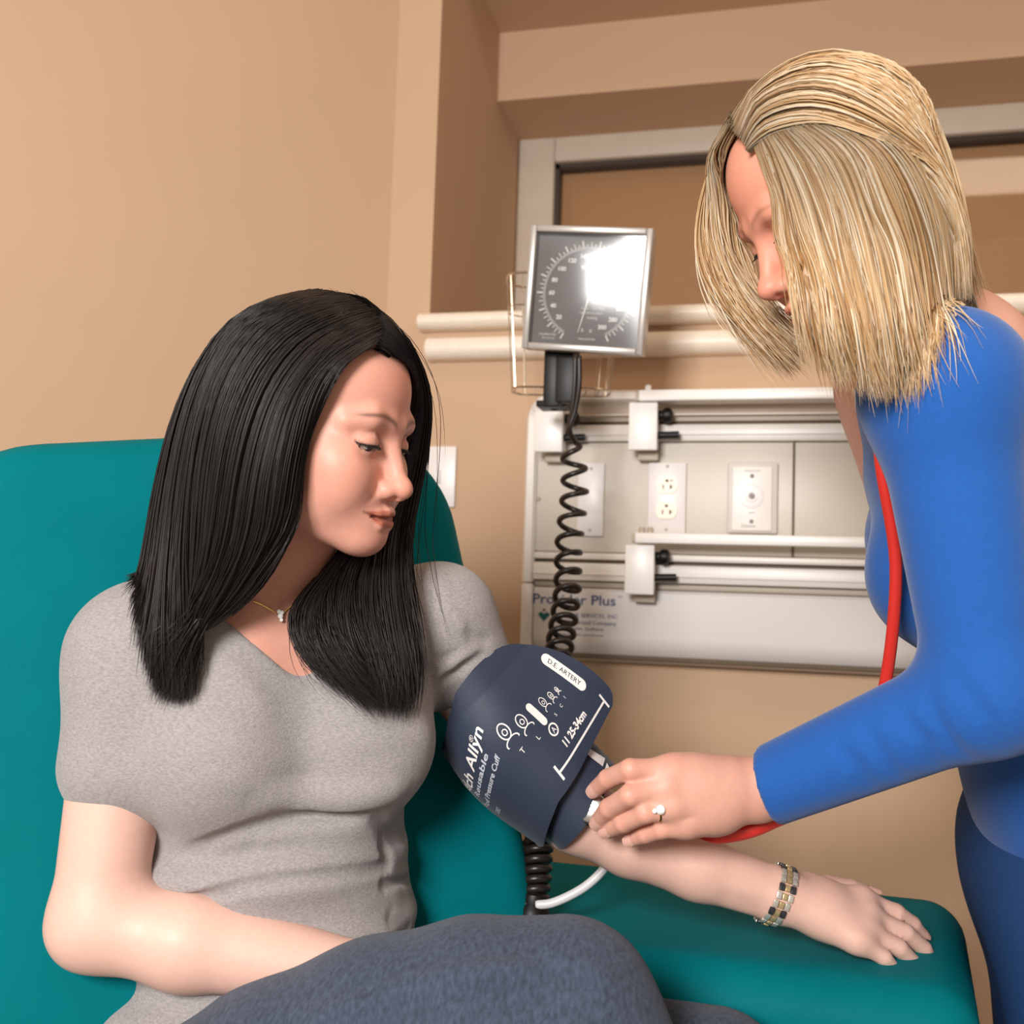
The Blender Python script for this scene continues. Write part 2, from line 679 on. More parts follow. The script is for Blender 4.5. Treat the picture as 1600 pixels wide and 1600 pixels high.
# two bumper rails on the wall
def rail(pxl, y0, y1, label):
    yf = YW - 0.035
    a = onY(pxl, y0, yf); b = onY(pxl, y1, yf)
    zc_, hh = (a[2] + b[2]) / 2, abs(a[2] - b[2]) / 2
    prof = []
    for k in range(13):
        th = -math.pi / 2 + math.pi * k / 12
        prof.append((YW - 0.002 - 0.034 * (max(math.cos(th), 0) ** 0.6), zc_ + hh * math.sin(th)))
    prof += [(YW - 0.002, zc_ + hh), (YW - 0.002, zc_ - hh)]
    t = thing('wall_bumper_rail', (a[0] + 0.5, YW, zc_ - hh), label, 'wall rail', 'bumper rails under the window')
    V, F = [], []
    xs = [a[0] + 0.012, XR]
    n = len(prof)
    for x in xs:
        V += [(x, y, z) for y, z in prof]
    for k in range(n):
        F.append([k, (k + 1) % n, n + (k + 1) % n, n + k])
    F += [list(range(n))[::-1], [n + k for k in range(n)]]
    mesh_obj('rail_cover', V, F, 'rail_vinyl', t)
    V = []
    for x, sc in ((a[0] + 0.012, 1.03), (a[0] + 0.004, 1.03), (a[0], 0.9)):
        V += [(x, YW - 0.002 + (y - YW + 0.002) * sc, zc_ + (z - zc_) * sc) for y, z in prof]
    F = []
    for i in range(2):
        for k in range(n):
            F.append([i * n + k, i * n + (k + 1) % n, (i + 1) * n + (k + 1) % n, (i + 1) * n + k])
    F += [[2 * n + k for k in range(n)], list(range(n))[::-1]]
    mesh_obj('end_cap', V, F, 'rail_vinyl', t)


rail(650, 486, 513, 'upper cream bumper rail on the wall just under the window')
rail(662, 524, 560, 'lower and wider cream bumper rail on the wall, above the head wall unit')

# small switch plate half hidden behind the recliner
sp = onY(694, 745, YW - 0.004)
t = thing('switch_plate', (sp[0], YW, sp[2] - 0.05), 'small white wall plate half hidden behind the teal backrest', 'wall plate')
MB().box((sp[0] - 0.012, YW - 0.004, sp[2]), (0.07, 0.008, 0.115), 0.003).build('plate', 'plate_white', t)
MB().box((sp[0] - 0.012, YW - 0.010, sp[2]), (0.012, 0.012, 0.025), 0.002).build('toggle', 'plate_white', t)
# ------------------------------------------------------------------ head wall unit
hx0 = onY(820, 780, YH)[0]
hx1 = 1.25
def zh(py, px=1030): return onY(px, py, YH)[2]
z_t, z_b = zh(612, 850), zh(1034, 900)
HW = thing('head_wall_unit', ((hx0 + hx1) / 2, YW, z_b), 'cream and white hospital head wall panel with equipment rails and outlets', 'wall unit')
zg1, zg2 = zh(661), zh(880)           # dark joints under the two upper strips
zr1, zr2 = zh(690), zh(911)           # lower edges of the two equipment rails
zl = zh(922)
# carcass with rounded upper left corner, a little behind the faces
bm_ = MB()
bm_.box(((hx0 + hx1) / 2 + 0.008, (YH + 0.012 + YW) / 2, (z_t + z_b) / 2), (hx1 - hx0 - 0.016, YW - YH - 0.012, z_t - z_b - 0.012), 0.004)
bm_.build('carcass', 'gap_dark', HW)


def panel(nm, x0, x1, z0, z1, m, yf=YH, th=0.02, bev=0.003):
    return MB().box(((x0 + x1) / 2, yf + th / 2, (z0 + z1) / 2), (x1 - x0, th, z1 - z0), bev).build(nm, m, HW)


tw = 0.020
panel('top_strip', hx0 + tw, hx1, zg1 + 0.003, z_t - 0.004, 'trim_grey', YH + 0.004)
panel('equipment_rail', hx0 + tw, hx1, zr1, zg1 - 0.003, 'alu', YH - 0.006)
panel('middle_panel', hx0 + tw, hx1, zg2 + 0.016, zr1 - 0.001, 'cream', YH + 0.002)
panel('joint_strip', hx0 + tw, hx1, zg2 + 0.003, zg2 + 0.015, 'alu', YH - 0.002)
panel('equipment_rail', hx0 + tw, hx1, zr2, zg2 - 0.003, 'alu', YH - 0.006)
for z0, z1 in ((zr1 + 0.010, zr1 + 0.0125), (zr2 + 0.010, zr2 + 0.0125), (zg1 + 0.012, zg1 + 0.0145)):
    panel('rail_lip', hx0 + tw, hx1, z0, z1, 'alu', YH - 0.009, 0.01, 0.001)
panel('shadow_strip', hx0 + tw, hx1, zl, zr2 - 0.001, 'trim_grey', YH + 0.006)
# lower panel rolls back at its bottom edge
prof = [(YH + 0.004, zl - 0.001), (YH, zl - 0.006)]
hgt = zl - z_b
prof += [(YH, z_b + 0.045)]
for k in range(1, 9):
    th = math.pi / 2 * k / 8
    prof.append((YH + 0.045 * (1 - math.cos(th)), z_b + 0.045 * (1 - math.sin(th))))
prof += [(YW - 0.002, z_b), (YW - 0.002, zl - 0.001)]
n = len(prof)
V, F = [], []
for x in (hx0 + tw + 0.002, hx1):
    V += [(x, y, z) for y, z in prof]
for k in range(n):
    F.append([k, (k + 1) % n, n + (k + 1) % n, n + k])
F += [list(range(n))[::-1], [n + k for k in range(n)]]
mesh_obj('lower_panel', V, F, 'panel_white', HW)
# left trim with rounded top corner, in two lengths
path = [(hx0 + tw / 2, zr2 - 0.004), (hx0 + tw / 2, z_t - 0.05)]
for k in range(1, 9):
    th = math.pi / 2 * k / 8
    path.append((hx0 + tw / 2 + 0.04 * (1 - math.cos(th)), z_t - 0.05 + 0.04 * math.sin(th)))
path += [(hx1, z_t - 0.010)]
tm = MB(); pp = np.array([(x, YH + 0.022, z) for x, z in path])
tm.tube(pp, 0.0, 4)
tm.V, tm.F, tm.n = [], [], 0
cs = []
for i, p_ in enumerate(pp):
    t_ = nrm(pp[min(i + 1, len(pp) - 1)] - pp[max(i - 1, 0)])
    nn = np.array([t_[2], 0, -t_[0]])
    ring = []
    for (u_, v_) in ((-0.0105, 0.03), (-0.0105, -0.022), (-0.006, -0.029), (0.006, -0.029), (0.0105, -0.022), (0.0105, 0.03)):
        ring.append(p_ + nn * u_ + np.array([0, 1, 0]) * v_)
    cs.append(ring)
V = np.array(cs).reshape(-1, 3); F = []
for i in range(len(pp) - 1):
    for k in range(6):
        F.append([i * 6 + k, i * 6 + (k + 1) % 6, (i + 1) * 6 + (k + 1) % 6, (i + 1) * 6 + k])
F += [list(range(6)), [(len(pp) - 1) * 6 + k for k in range(6)]]
mesh_obj('edge_trim', V, F, 'alu', HW, 30)
MB().box((hx0 + tw / 2, YH + 0.024, (zr2 - 0.006 + z_b + 0.015) / 2), (0.021, 0.06, zr2 - 0.006 - z_b - 0.015), 0.006).build('edge_trim', 'alu', HW)
xs_ = onY(1238, 770, YH)[0]
panel('panel_seam', xs_, xs_ + 0.004, zg2 + 0.016, zr1 - 0.001, 'gap_dark', YH + 0.0005, 0.006, 0)
# rivet
q_ = onY(841, 779, YH)
MB().lathe((q_[0], YH + 0.003, q_[2]), (0, -1, 0), [(0.004, 0), (0.004, 0.003), (0.002, 0.0045)], 12).build('screw', 'trim_grey', HW)

# print on the lower panel
def print_line(s, px, py, hpx, m, bold=0.0, width=None, name='lettering'):
    V, F = text_vf(s, 1.0, 'LEFT', 0.0, bold)
    o = onY(px, py, YH)
    cap = hpx / FPX * 1.77 / 0.69
    sx = cap
    if width:
        sx = (width / FPX * 1.77) / max(V[:, 0].max() - V[:, 0].min(), 1e-6)
    V[:, 0] -= V[:, 0].min()
    W = np.stack([o[0] + V[:, 0] * sx, np.full(len(V), YH - 0.0006), o[2] + V[:, 1] * cap], 1)
    return mesh_obj(name, W, F, m, HW, smooth=False)


print_line('Provider Plus', 833, 942, 15, 'print_navy', 0.012, 131)
print_line('TM', 965, 935, 4, 'print_navy')
print_line('HILL AIR SERVICES, INC.', 872, 963, 6, 'print_navy', 0, 95)
print_line('a Hillenbrand Company', 872, 974, 6.5, 'print_navy', 0, 92)
print_line('Batesville, Indiana', 872, 983, 5, 'print_navy', 0, 72)
print_line('www.hill-services', 872, 992, 4, 'print_navy', 0, 71)
o_ = onY(850, 961, YH); s_ = 0.011
V = [(o_[0] - s_, YH - 0.0006, o_[2] + 0.001), (o_[0] - s_ * .5, YH - 0.0006, o_[2] + s_ * .55), (o_[0], YH - 0.0006, o_[2] + 0.002), (o_[0] + s_ * .5, YH - 0.0006, o_[2] + s_ * .55), (o_[0] + s_, YH - 0.0006, o_[2] + 0.001), (o_[0], YH - 0.0006, o_[2] - s_)]
mesh_obj('emblem', V, [[0, 5, 2, 1], [2, 5, 4, 3]], 'print_teal', HW, smooth=False)
V = [(o_[0], YH - 0.0006, o_[2] + s_ * 1.1), (o_[0] - .003, YH - 0.0006, o_[2] + s_ * .8), (o_[0], YH - 0.0006, o_[2] + s_ * .5), (o_[0] + .003, YH - 0.0006, o_[2] + s_ * .8)]
mesh_obj('emblem', V, [[0, 1, 2, 3]], 'gap_dark', HW, smooth=False)

# cover plates
def plate_box(px0, py0, px1, py1):
    a = onY(px0, (py0 + py1) / 2, YH)[0]; b = onY(px1, (py0 + py1) / 2, YH)[0]
    cx_ = (px0 + px1) / 2
    return a, b, onY(cx_, py1, YH)[2], onY(cx_, py0, YH)[2]


x0, x1, z0, z1 = plate_box(903, 724, 944, 838)
t = thing('blank_cover_plate', ((x0 + x1) / 2, YH, z0), 'plain white blank cover plate behind the coiled tube', 'wall plate')
MB().box(((x0 + x1) / 2, YH - 0.002, (z0 + z1) / 2), (x1 - x0, 0.008, z1 - z0), 0.002).build('plate', 'plate_white', t)
for zz in (z0 + 0.01, z1 - 0.01):
    MB().lathe(((x0 + x1) / 2, YH - 0.0055, zz), (0, -1, 0), [(0.0028, 0), (0.0028, 0.001), (0.001, 0.0015)], 10).build('screw', 'trim_grey', t)

x0, x1, z0, z1 = plate_box(1013, 723, 1072, 834)
t = thing('power_outlet', ((x0 + x1) / 2, YH, z0), 'white duplex power outlet plate with two ivory sockets', 'outlet')
xc_ = (x0 + x1) / 2
MB().box((xc_, YH - 0.002, (z0 + z1) / 2), (x1 - x0, 0.008, z1 - z0), 0.002).build('plate', 'plate_white', t)
for zz in ((z0 + z1) / 2 + 0.0215, (z0 + z1) / 2 - 0.0215):
    pr = []
    for k in range(28):
        th = 2 * math.pi * k / 28
        pr.append((xc_ + 0.0178 * math.cos(th), zz + max(-0.0142, min(0.0142, 0.0178 * math.sin(th)))))
    V = [(x, YH - 0.0055, z) for x, z in pr] + [(x, YH - 0.009, z) for x, z in pr]
    F = [[28 + k for k in range(28)], list(range(28))[::-1]] + [[k, (k + 1) % 28, 28 + (k + 1) % 28, 28 + k] for k in range(28)]
    s_ = mesh_obj('socket', V, F, 'ivory', t)
    for dx, dz, w_, h_ in ((-0.0062, -0.003, 0.0022, 0.008), (0.0062, -0.003, 0.0026, 0.008), (0.0085, -0.003, 0.003, 0.002), (0.0, 0.0075, 0.005, 0.0045)):
        MB().box((xc_ + dx, YH - 0.0088, zz + dz), (w_, 0.001, h_)).build('slot', 'slot_dark', s_)
MB().box((xc_ + 0.0075, YH - 0.0092, (z0 + z1) / 2 + 0.0290), (0.004, 0.001, 0.003)).build('indicator', 'print_grey', t)
for zz in (z0 + 0.007, z1 - 0.007):
    MB().lathe((xc_, YH - 0.0055, zz), (0, -1, 0), [(0.0028, 0), (0.0028, 0.001), (0.001, 0.0015)], 10).build('screw', 'trim_grey', t)

x0, x1, z0, z1 = plate_box(1137, 723, 1215, 834)
t = thing('nurse_call_plate', ((x0 + x1) / 2, YH, z0), 'white call station plate with a round jack in a grey surround', 'wall plate')
xc_, zc_ = (x0 + x1) / 2, (z0 + z1) / 2
MB().box((xc_, YH - 0.003, zc_), (x1 - x0, 0.01, z1 - z0), 0.003).build('surround', 'trim_grey' if False else 'panel_white', t)
MB().box((xc_ - 0.001, YH - 0.009, zc_ - 0.002), ((x1 - x0) * 0.80, 0.006, (z1 - z0) * 0.90), 0.002).build('plate', 'white_plastic', t)
MB().lathe((xc_ - 0.001, YH - 0.0118, zc_ + 0.002), (0, -1, 0), [(0.021, 0), (0.021, 0.0006), (0.018, 0.0012), (0.010, 0.0012), (0.009, 0.004), (0.006, 0.004), (0.005, 0.001)], 28).build('jack_ring', 'plate_white', t)
MB().lathe((xc_ - 0.001, YH - 0.0145, zc_ + 0.002), (0, -1, 0), [(0.0042, 0), (0.0042, 0.002)], 16).build('jack', 'print_grey', t)
for dz, r_ in ((0.036, 0.0035), (-0.040, 0.0035)):
    MB().lathe((xc_ - 0.001, YH - 0.0118, zc_ + dz), (0, -1, 0), [(r_, 0), (r_, 0.001), (r_ * .5, 0.0018)], 14).build('screw', 'print_grey', t)


def plate_text(s, dx, dz, h_):
    V, F = text_vf(s, h_ / 0.69, 'CENTER')
    mesh_obj('lettering', np.stack([xc_ + dx + V[:, 0], np.full(len(V), YH - 0.0125), zc_ + dz + V[:, 1]], 1), F, 'print_grey', t, smooth=False)


plate_text('NURSE CALL', 0, 0.043, 0.0032)
plate_text('RESET', 0, -0.027, 0.0028)
plate_text('Dukane', -0.006, -0.050, 0.005)


# clamp brackets on the rails
def bracket(px0, py0, px1, py1, label):
    yb = YH - 0.055
    a = onY(px0, (py0 + py1) / 2, yb); b = onY(px1, (py0 + py1) / 2, yb)
    z0 = onY((px0 + px1) / 2, py1, yb)[2]; z1 = onY((px0 + px1) / 2, py0, yb)[2]
    t = thing('rail_bracket', ((a[0] + b[0]) / 2, YH, z0), label, 'bracket', 'white clamp brackets on the equipment rails')
    xc, zc_, wx, hz = (a[0] + b[0]) / 2, (z0 + z1) / 2, b[0] - a[0], z1 - z0
    MB().box((xc, yb + 0.006, zc_), (wx, 0.012, hz), 0.0025).build('face_plate', 'white_plastic', t)
    MB().box((xc, (yb + 0.012 + YH - 0.006) / 2, zc_ + 0.002), (wx * 0.9, YH - 0.006 - yb - 0.012, hz * 0.9), 0.002).build('clamp_body', 'white_plastic', t)
    MB().box((xc + wx * 0.12, YH - 0.012, z0 - 0.006), (wx * 0.7, 0.02, 0.014), 0.001).build('rail_hook', 'trim_grey', t)
    k = MB().lathe((xc + wx * 0.45, yb + 0.030, z1 - hz * 0.22), (1, 0, 0), [(0.008, 0), (0.0085, 0.008), (0.012, 0.010), (0.0135, 0.016), (0.012, 0.022), (0.006, 0.025)], 18)
    k.build('clamp_knob', 'black_plastic', t)
    MB().tube([(xc + wx * 0.45, yb + 0.028, z1 - hz * 0.645), (xc + wx * 0.5 + 0.034, yb + 0.030, z1 - hz * 0.63)], 0.0062, 12).build('clamp_lever', 'black_plastic', t)
    return xc, wx, zc_, hz, z1, yb


BA = bracket(834, 634, 879, 706, 'white clamp bracket under the blood pressure gauge, left of the other two')
BB = bracket(982, 628, 1027, 703, 'white clamp bracket on the upper rail above the power outlet')
BC = bracket(976, 851, 1022, 929, 'white clamp bracket on the lower rail below the power outlet')


def shelf(B, px, py0, py1, label, lift):
    """a thin tray carried by a bracket and running off to the right"""
    yb = B[5] - 0.012
    a = onY(px, (py0 + py1) / 2, yb)
    zt_, zb_ = onY(px, py0, yb)[2], onY(px, py1, yb)[2]
    h_ = zt_ - zb_
    t = thing('tray_shelf', (a[0] + 0.4, (yb + YH) / 2, zb_), label, 'shelf', 'white tray shelves on the head wall')
    x1_ = 1.05
    MB().box(((a[0] + x1_) / 2, yb + 0.006, (zt_ + zb_) / 2), (x1_ - a[0], 0.012, h_), 0.002).build('front_rail', 'white_plastic', t)
    MB().box(((a[0] + x1_) / 2 + 0.004, yb + 0.028, zb_ + 0.003), (x1_ - a[0] - 0.01, 0.034, 0.004)).build('tray', 'alu', t)
    MB().box((a[0] - 0.003, yb + 0.02, (zt_ + zb_) / 2), (0.006, 0.03, h_ * 0.9), 0.001).build('end_cap', 'trim_grey', t)
    for dx in (0.010, 0.024) if lift else (0.014,):
        MB().lathe((a[0] + dx, yb + 0.012, zt_), (0, 0, 1), [(0.0055, -0.002), (0.0055, 0.007), (0.004, 0.010)], 12).build('stud', 'trim_grey' if lift else 'white_plastic', t)


shelf(BB, 998, 609, 626, 'upper white tray shelf running right above the outlets', 0)
shelf(BC, 992, 832, 848, 'lower white tray shelf running right below the outlets', 1)
# ------------------------------------------------------------------ blood pressure gauge on its clamp
mat('gauge_case', '#b9b2ad', 0.3, metal=0.35, noise=0.02)
mat('gauge_face', '#4d423d', 0.5, noise=0.04, nscale=10)
mat('gauge_print', '#d9d2cb', 0.5)
mat('gauge_ring', '#8f8785', 0.5)
mat('wire', '#c9b8a2', 0.25, metal=0.9)
GD = 1.56
gc = P(917, 453, GD)
gq = gc + np.array([.118, 0, .05])
GN = nrm(nrm(CAM - gq) + nrm(np.array(KEY_LOC) - gq))       # turned so that the lens mirrors the lamp at its upper right
gup = np.array([0.0, 0.0, 1.0]); gx = nrm(np.cross(gup, GN)); gy = np.cross(GN, gx)
roll_ = 0.085
gx, gy = gx * math.cos(roll_) - gy * math.sin(roll_), gy * math.cos(roll_) + gx * math.sin(roll_)
S = 0.094                                   # half size
Rg = np.stack([gx, gy, GN], 1)
G = thing('blood_pressure_gauge', gc - np.array([0, 0, 0.1]), 'square silver framed blood pressure gauge with a dark dial on a clamp', 'gauge')


def gp(u, v, w_=0.0): return gc + gx * u + gy * v + GN * w_


gm = MB()
fwid = 0.010
for (cx_, cy_, sx, sy) in ((-S + fwid / 2, 0, fwid, 2 * S), (S - fwid / 2, 0, fwid, 2 * S), (0, S - fwid / 2, 2 * S - 2 * fwid, fwid), (0, -S + fwid / 2, 2 * S - 2 * fwid, fwid)):
    gm.box(gp(cx_, cy_, -0.014), (sx, sy, 0.044), 0.002, Rg)
gm.build('frame', 'gauge_case', G)
MB().box(gp(0, 0, -0.028), (2 * S - 0.004, 2 * S - 0.004, 0.016), 0.003, Rg).build('case_back', 'gauge_case', G)
MB().box(gp(0, 0, -0.015), (2 * S - 2 * fwid + 0.002, 2 * S - 2 * fwid + 0.002, 0.010), 0, Rg).build('dial', 'gauge_face', G)


def flat(name, pts, m, w_, faces=None, parent=G):
    V = [gp(u, v, w_) for u, v in pts]
    return mesh_obj(name, V, faces or [list(range(len(pts)))], m, parent, smooth=False)


# scale: 0 at lower left, rising clockwise to 300 at lower right
def ang(v): return math.radians(-118 - (v / 300.0) * 304 + 0)
R0, R1 = 0.0665, 0.0705
pts, fcs = [], []
NN = 90
for k in range(NN + 1):
    a = ang(300 * k / NN)
    pts += [(R0 * math.cos(a), R0 * math.sin(a) - 0.004), (R1 * math.cos(a), R1 * math.sin(a) - 0.004)]
for k in range(NN):
    fcs.append([2 * k, 2 * k + 2, 2 * k + 3, 2 * k + 1])
flat('scale_ring', pts, 'gauge_ring', -0.0095, fcs)
pts, fcs = [], []
for k in range(0, 61):
    a = ang(5 * k)
    L_ = 0.0095 if k % 4 == 0 else (0.007 if k % 2 == 0 else 0.004)
    wd = 0.0010 if k % 4 == 0 else 0.0006
    c_, s_ = math.cos(a), math.sin(a)
    b = len(pts)
    for (r_, q_) in ((R1, -wd), (R1 + L_, -wd), (R1 + L_, wd), (R1, wd)):
        pts.append((r_ * c_ - q_ * s_, r_ * s_ + q_ * c_ - 0.004))
    fcs.append([b, b + 1, b + 2, b + 3])
flat('scale_ticks', pts, 'gauge_print', -0.0094, fcs)


def gtext(s, u, v, h_, m='gauge_print', bold=0.0, name='lettering', width=None):
    V, F = text_vf(s, h_ / 0.69, 'CENTER', 0, bold)
    if width:
        V[:, 0] *= width / (V[:, 0].max() - V[:, 0].min())
    V[:, 1] -= h_ / 2
    mesh_obj(name, np.array([gp(u + x, v + y, -0.0093) for x, y, _ in V]), F, m, G, smooth=False)


for v in range(20, 301, 20):
    a = ang(v)
    rr = 0.0565
    gtext(str(v), rr * math.cos(a), rr * math.sin(a) - 0.004, 0.0062, bold=0.0003, name='numeral')
gtext('WelchAllyn', 0.006, 0.035, 0.0062, bold=0.0003, width=0.040)
gtext('CAL   LATEX', 0.010, -0.0265, 0.0034, width=0.036)
gtext('CERTIFIED ACCURACY', 0.008, -0.0335, 0.003, width=0.036)
gtext('mmHg', 0.010, -0.0405, 0.0042)
gtext('0', -0.004, -0.0600, 0.0055, name='numeral')
gtext('0', 0.009, -0.0605, 0.0055, name='numeral')
gtext('MANOMETER', 0.004, -0.0735, 0.003, width=0.026)
gtext('CALIBRATED', -0.058, -0.0690, 0.003, width=0.028)
gtext('IN U.S.A.', -0.056, -0.0745, 0.003, width=0.020)
# needle
nd = []
an = math.radians(-103)
d_ = np.array([math.cos(an), math.sin(an)]); nq = np.array([-d_[1], d_[0]])
for r_, q_ in ((-0.018, 0.0018), (-0.018, -0.0018), (0.062, -0.0005), (0.062, 0.0005)):
    nd.append(tuple(np.array([0.004, -0.004]) + d_ * r_ + nq * q_))
V = [gp(u, v, -0.0075) for u, v in nd] + [gp(u, v, -0.0068) for u, v in nd]
mesh_obj('needle', V, [[0, 1, 2, 3], [4, 5, 6, 7], [0, 1, 5, 4], [1, 2, 6, 5], [2, 3, 7, 6], [3, 0, 4, 7]], 'gauge_print', G)
MB().lathe(gp(0.004, -0.004, -0.010), GN, [(0.004, 0), (0.004, 0.004), (0.002, 0.005)], 16).build('needle_hub', 'gauge_case', G)
lens = MATS['lens'] = gl.copy(); lens.name = 'lens'
lens.node_tree.nodes['Transparent BSDF'].inputs[0].default_value = (1, 1, 1, 1)
lens.node_tree.nodes['Fresnel'].inputs['IOR'].default_value = 1.6
lens.node_tree.nodes['Glossy BSDF'].inputs['Roughness'].default_value = 0.13
# slightly domed lens
V, F = [], []
n = 24
e = S - fwid - 0.0005
for i in range(n + 1):
    for j in range(n + 1):
        u, v = -1 + 2 * i / n, -1 + 2 * j / n
        V.append(gp(u * e, v * e, 0.002 + 0.0035 * (1 - u * u) * (1 - v * v)))
for i in range(n):
    for j in range(n):
        a = i * (n + 1) + j
        F.append([a, a + n + 1, a + n + 2, a + 1])
mesh_obj('lens', V, F, 'lens', G, 180)
# black mast down to the clamp bracket
mast_t = gc + np.array([-0.012, 0.035, -S * 0.9]); mast_t = P(872, 540, GD + 0.05)
mast_b = P(872, 618, GD + 0.06)
ax = mast_t - mast_b
mm = MB()
mm.box((mast_t + mast_b) / 2 + np.array([-0.008, 0, 0]), (0.026, 0.022, np.linalg.norm(ax) + 0.04), 0.003)
mm.box((mast_t + mast_b) / 2 + np.array([0.016, -0.004, -0.004]), (0.036, 0.016, np.linalg.norm(ax) + 0.02), 0.003)
mm.build('mast', 'black_plastic', G)
mb2 = P(878, 598, GD + 0.045)
MB().box(mb2, (0.022, 0.006, 0.012), 0.002).build('mast_badge', 'gauge_case', G)
fb = P(866, 634, GD + 0.1)
MB().box(fb, (0.05, 0.05, 0.010), 0.002).build('mast_foot', 'black_plastic', G)
MB().tube([mast_b + np.array([0, 0, 0.01]), fb], 0.010, 12).build('mast_neck', 'black_plastic', G)

# ------------------------------------------------------------------ wire basket behind the gauge
bx0, bx1 = P(800, 605, GD + 0.105), P(955, 608, GD + 0.105)
tx0 = P(788, 425, GD + 0.105)
W = thing('wire_basket', (bx0 + bx1) / 2, 'thin chrome wire basket hanging behind the gauge', 'basket')
ex = nrm(np.array([bx1[0] - bx0[0], bx1[1] - bx0[1], 0])); ey = np.array([-ex[1], ex[0], 0])
wid = np.linalg.norm(bx1 - bx0); dep = 0.07
ht = tx0[2] - bx0[2]
zb = bx0[2]
o0 = np.array([bx0[0], bx0[1], 0]) - ey * 0.01


def loop(z, grow, r, nm):
    c = []
    for k in range(48):
        th = 2 * math.pi * k / 48
        cx_ = math.copysign(abs(math.cos(th)) ** 0.45, math.cos(th)) * (wid / 2 + grow)
        cy_ = math.copysign(abs(math.sin(th)) ** 0.45, math.sin(th)) * (dep / 2 + grow * 0.5)
        c.append(o0 + ex * (wid / 2 + cx_) + ey * (dep / 2 + cy_) + np.array([0, 0, z]))
    MB().tube(c, r, 8, closed=True).build(nm, 'wire', W)
    return c


lt = loop(zb + ht, 0.014, 0.0022, 'rim_wire')
lm = loop(zb + ht * 0.72, 0.010, 0.0013, 'hoop_wire')
lb = loop(zb, 0.0, 0.0018, 'base_wire')
for k in range(0, 48, 4):
    MB().tube([lt[k], lm[k], lb[k]], 0.0010, 6).build('upright_wire', 'wire', W)
for k in (3, 6, 9):
    a, b = lb[24 - k], lb[24 + k] if k else lb[24]
for q_ in np.linspace(0.12, 0.88, 7):
    a = o0 + ex * wid * q_ + ey * 0.002 + np.array([0, 0, zb]); b = a + ey * (dep - 0.004)
    MB().tube([a, b], 0.0011, 6).build('floor_wire', 'wire', W)

# ------------------------------------------------------------------ coiled tube
cen = catmull([[*P(893, 683, 1.545), 0], [*P(898, 760, 1.54), 0], [*P(889, 850, 1.52), 0], [*P(886, 930, 1.48), 0], [*P(873, 1020, 1.40), 0],
               [*P(858, 1120, 1.28), 0], [*P(850, 1230, 1.18), 0], [*P(842, 1310, 1.135), 0], [*P(836, 1405, 1.105), 0]], 1500)[:, :3]
t_, N_, B_ = frames(cen)
s_len = np.concatenate([[0], np.cumsum(np.linalg.norm(np.diff(cen, axis=0), axis=1))])
s_n = s_len / s_len[-1]
pitch = np.interp(s_n, [0, 0.06, 0.3, 0.48, 0.62, 0.78, 1.0], [0.036, 0.034, 0.029, 0.025, 0.019, 0.0105, 0.0102])
ph = np.concatenate([[0], np.cumsum(2 * math.pi * np.diff(s_len) / pitch[1:])])
ra = np.interp(s_n, [0, 0.03, 0.1, 0.5, 0.78, 0.97, 1.0], [0.004, 0.016, 0.0185, 0.0165, 0.0125, 0.0125, 0.011])
dense = np.linspace(0, 1, int(ph[-1] / (2 * math.pi) * 22))
ph_i = np.interp(dense * ph[-1], ph, np.arange(len(ph)))
gi = lambda A: np.stack([np.interp(ph_i, np.arange(len(ph)), A[:, c]) for c in range(3)], 1)
pc, pn, pb_ = gi(cen), gi(N_), gi(B_)
rr = np.interp(ph_i, np.arange(len(ph)), ra)
phd = dense * ph[-1] + 2.4
helix = pc + rr[:, None] * (np.cos(phd)[:, None] * pn + np.sin(phd)[:, None] * pb_)
lead = catmull([P(905, 556, 1.53), P(905, 600, 1.53), P(899, 640, 1.535), P(890, 672, 1.54), helix[6]], 30)
path = np.vstack([lead[:-1], helix[6:]])
T = thing('coiled_tube', path[-1], 'black coiled rubber tube hanging from the gauge down to the armrest', 'tube')
rad = np.interp(np.arange(len(path)), [0, 30, len(path) * 0.55, len(path)], [0.0042, 0.0042, 0.0046, 0.0050])
V, F = sweep(path, rad, 8)
mesh_obj('coil', V, F, 'black_rubber', T, 180)
V, F = sweep(catmull([P(899, 553, 1.535), P(898, 600, 1.535), P(893, 645, 1.54), P(886, 678, 1.55)], 16), 0.0035, 8)
mesh_obj('straight_hose', V, F, 'black_rubber', T, 180)
ce = P(834, 1412, 1.10)
MB().lathe(P(836, 1395, 1.103), P(832, 1432, 1.095) - P(836, 1395, 1.103), [(0.010, 0), (0.0135, 0.003), (0.0145, 0.012), (0.0175, 0.017), (0.018, 0.024), (0.012, 0.030)], 20).build('connector', 'black_plastic', T)
MB().lathe(P(820, 1418, 1.095), P(812, 1425, 1.095) - P(820, 1418, 1.095), [(0.008, -0.006), (0.0085, 0.004), (0.006, 0.007)], 14).build('connector_latch', 'black_plastic', T)
mat('white_hose', '#d9d5d6', 0.35)
hz = catmull([P(838, 1414, 1.088), P(862, 1411, 1.085), P(893, 1398, 1.085), P(920, 1381, 1.088), P(943, 1358, 1.092), P(955, 1335, 1.095), P(945, 1300, 1.09), P(915, 1275, 1.075)], 50)
H = thing('white_air_hose', hz[0], 'short white air hose curving from the black connector up under the forearm', 'hose')
V, F = sweep(hz, 0.0048, 12)
mesh_obj('hose', V, F, 'white_hose', H, 180)
# ------------------------------------------------------------------ heads
mat('skin', '#e9b79c', 0.48, spec=0.35, attr='Col', sss=0.22, sss_s=0.008, noise=0.035, nscale=160, bump=0.05, bscale=900)
mat('eye_dark', '#241a16', 0.15, spec=0.6)
mat('eye_white', '#a8988e', 0.3)
mat('lash', '#17110e', 0.6)


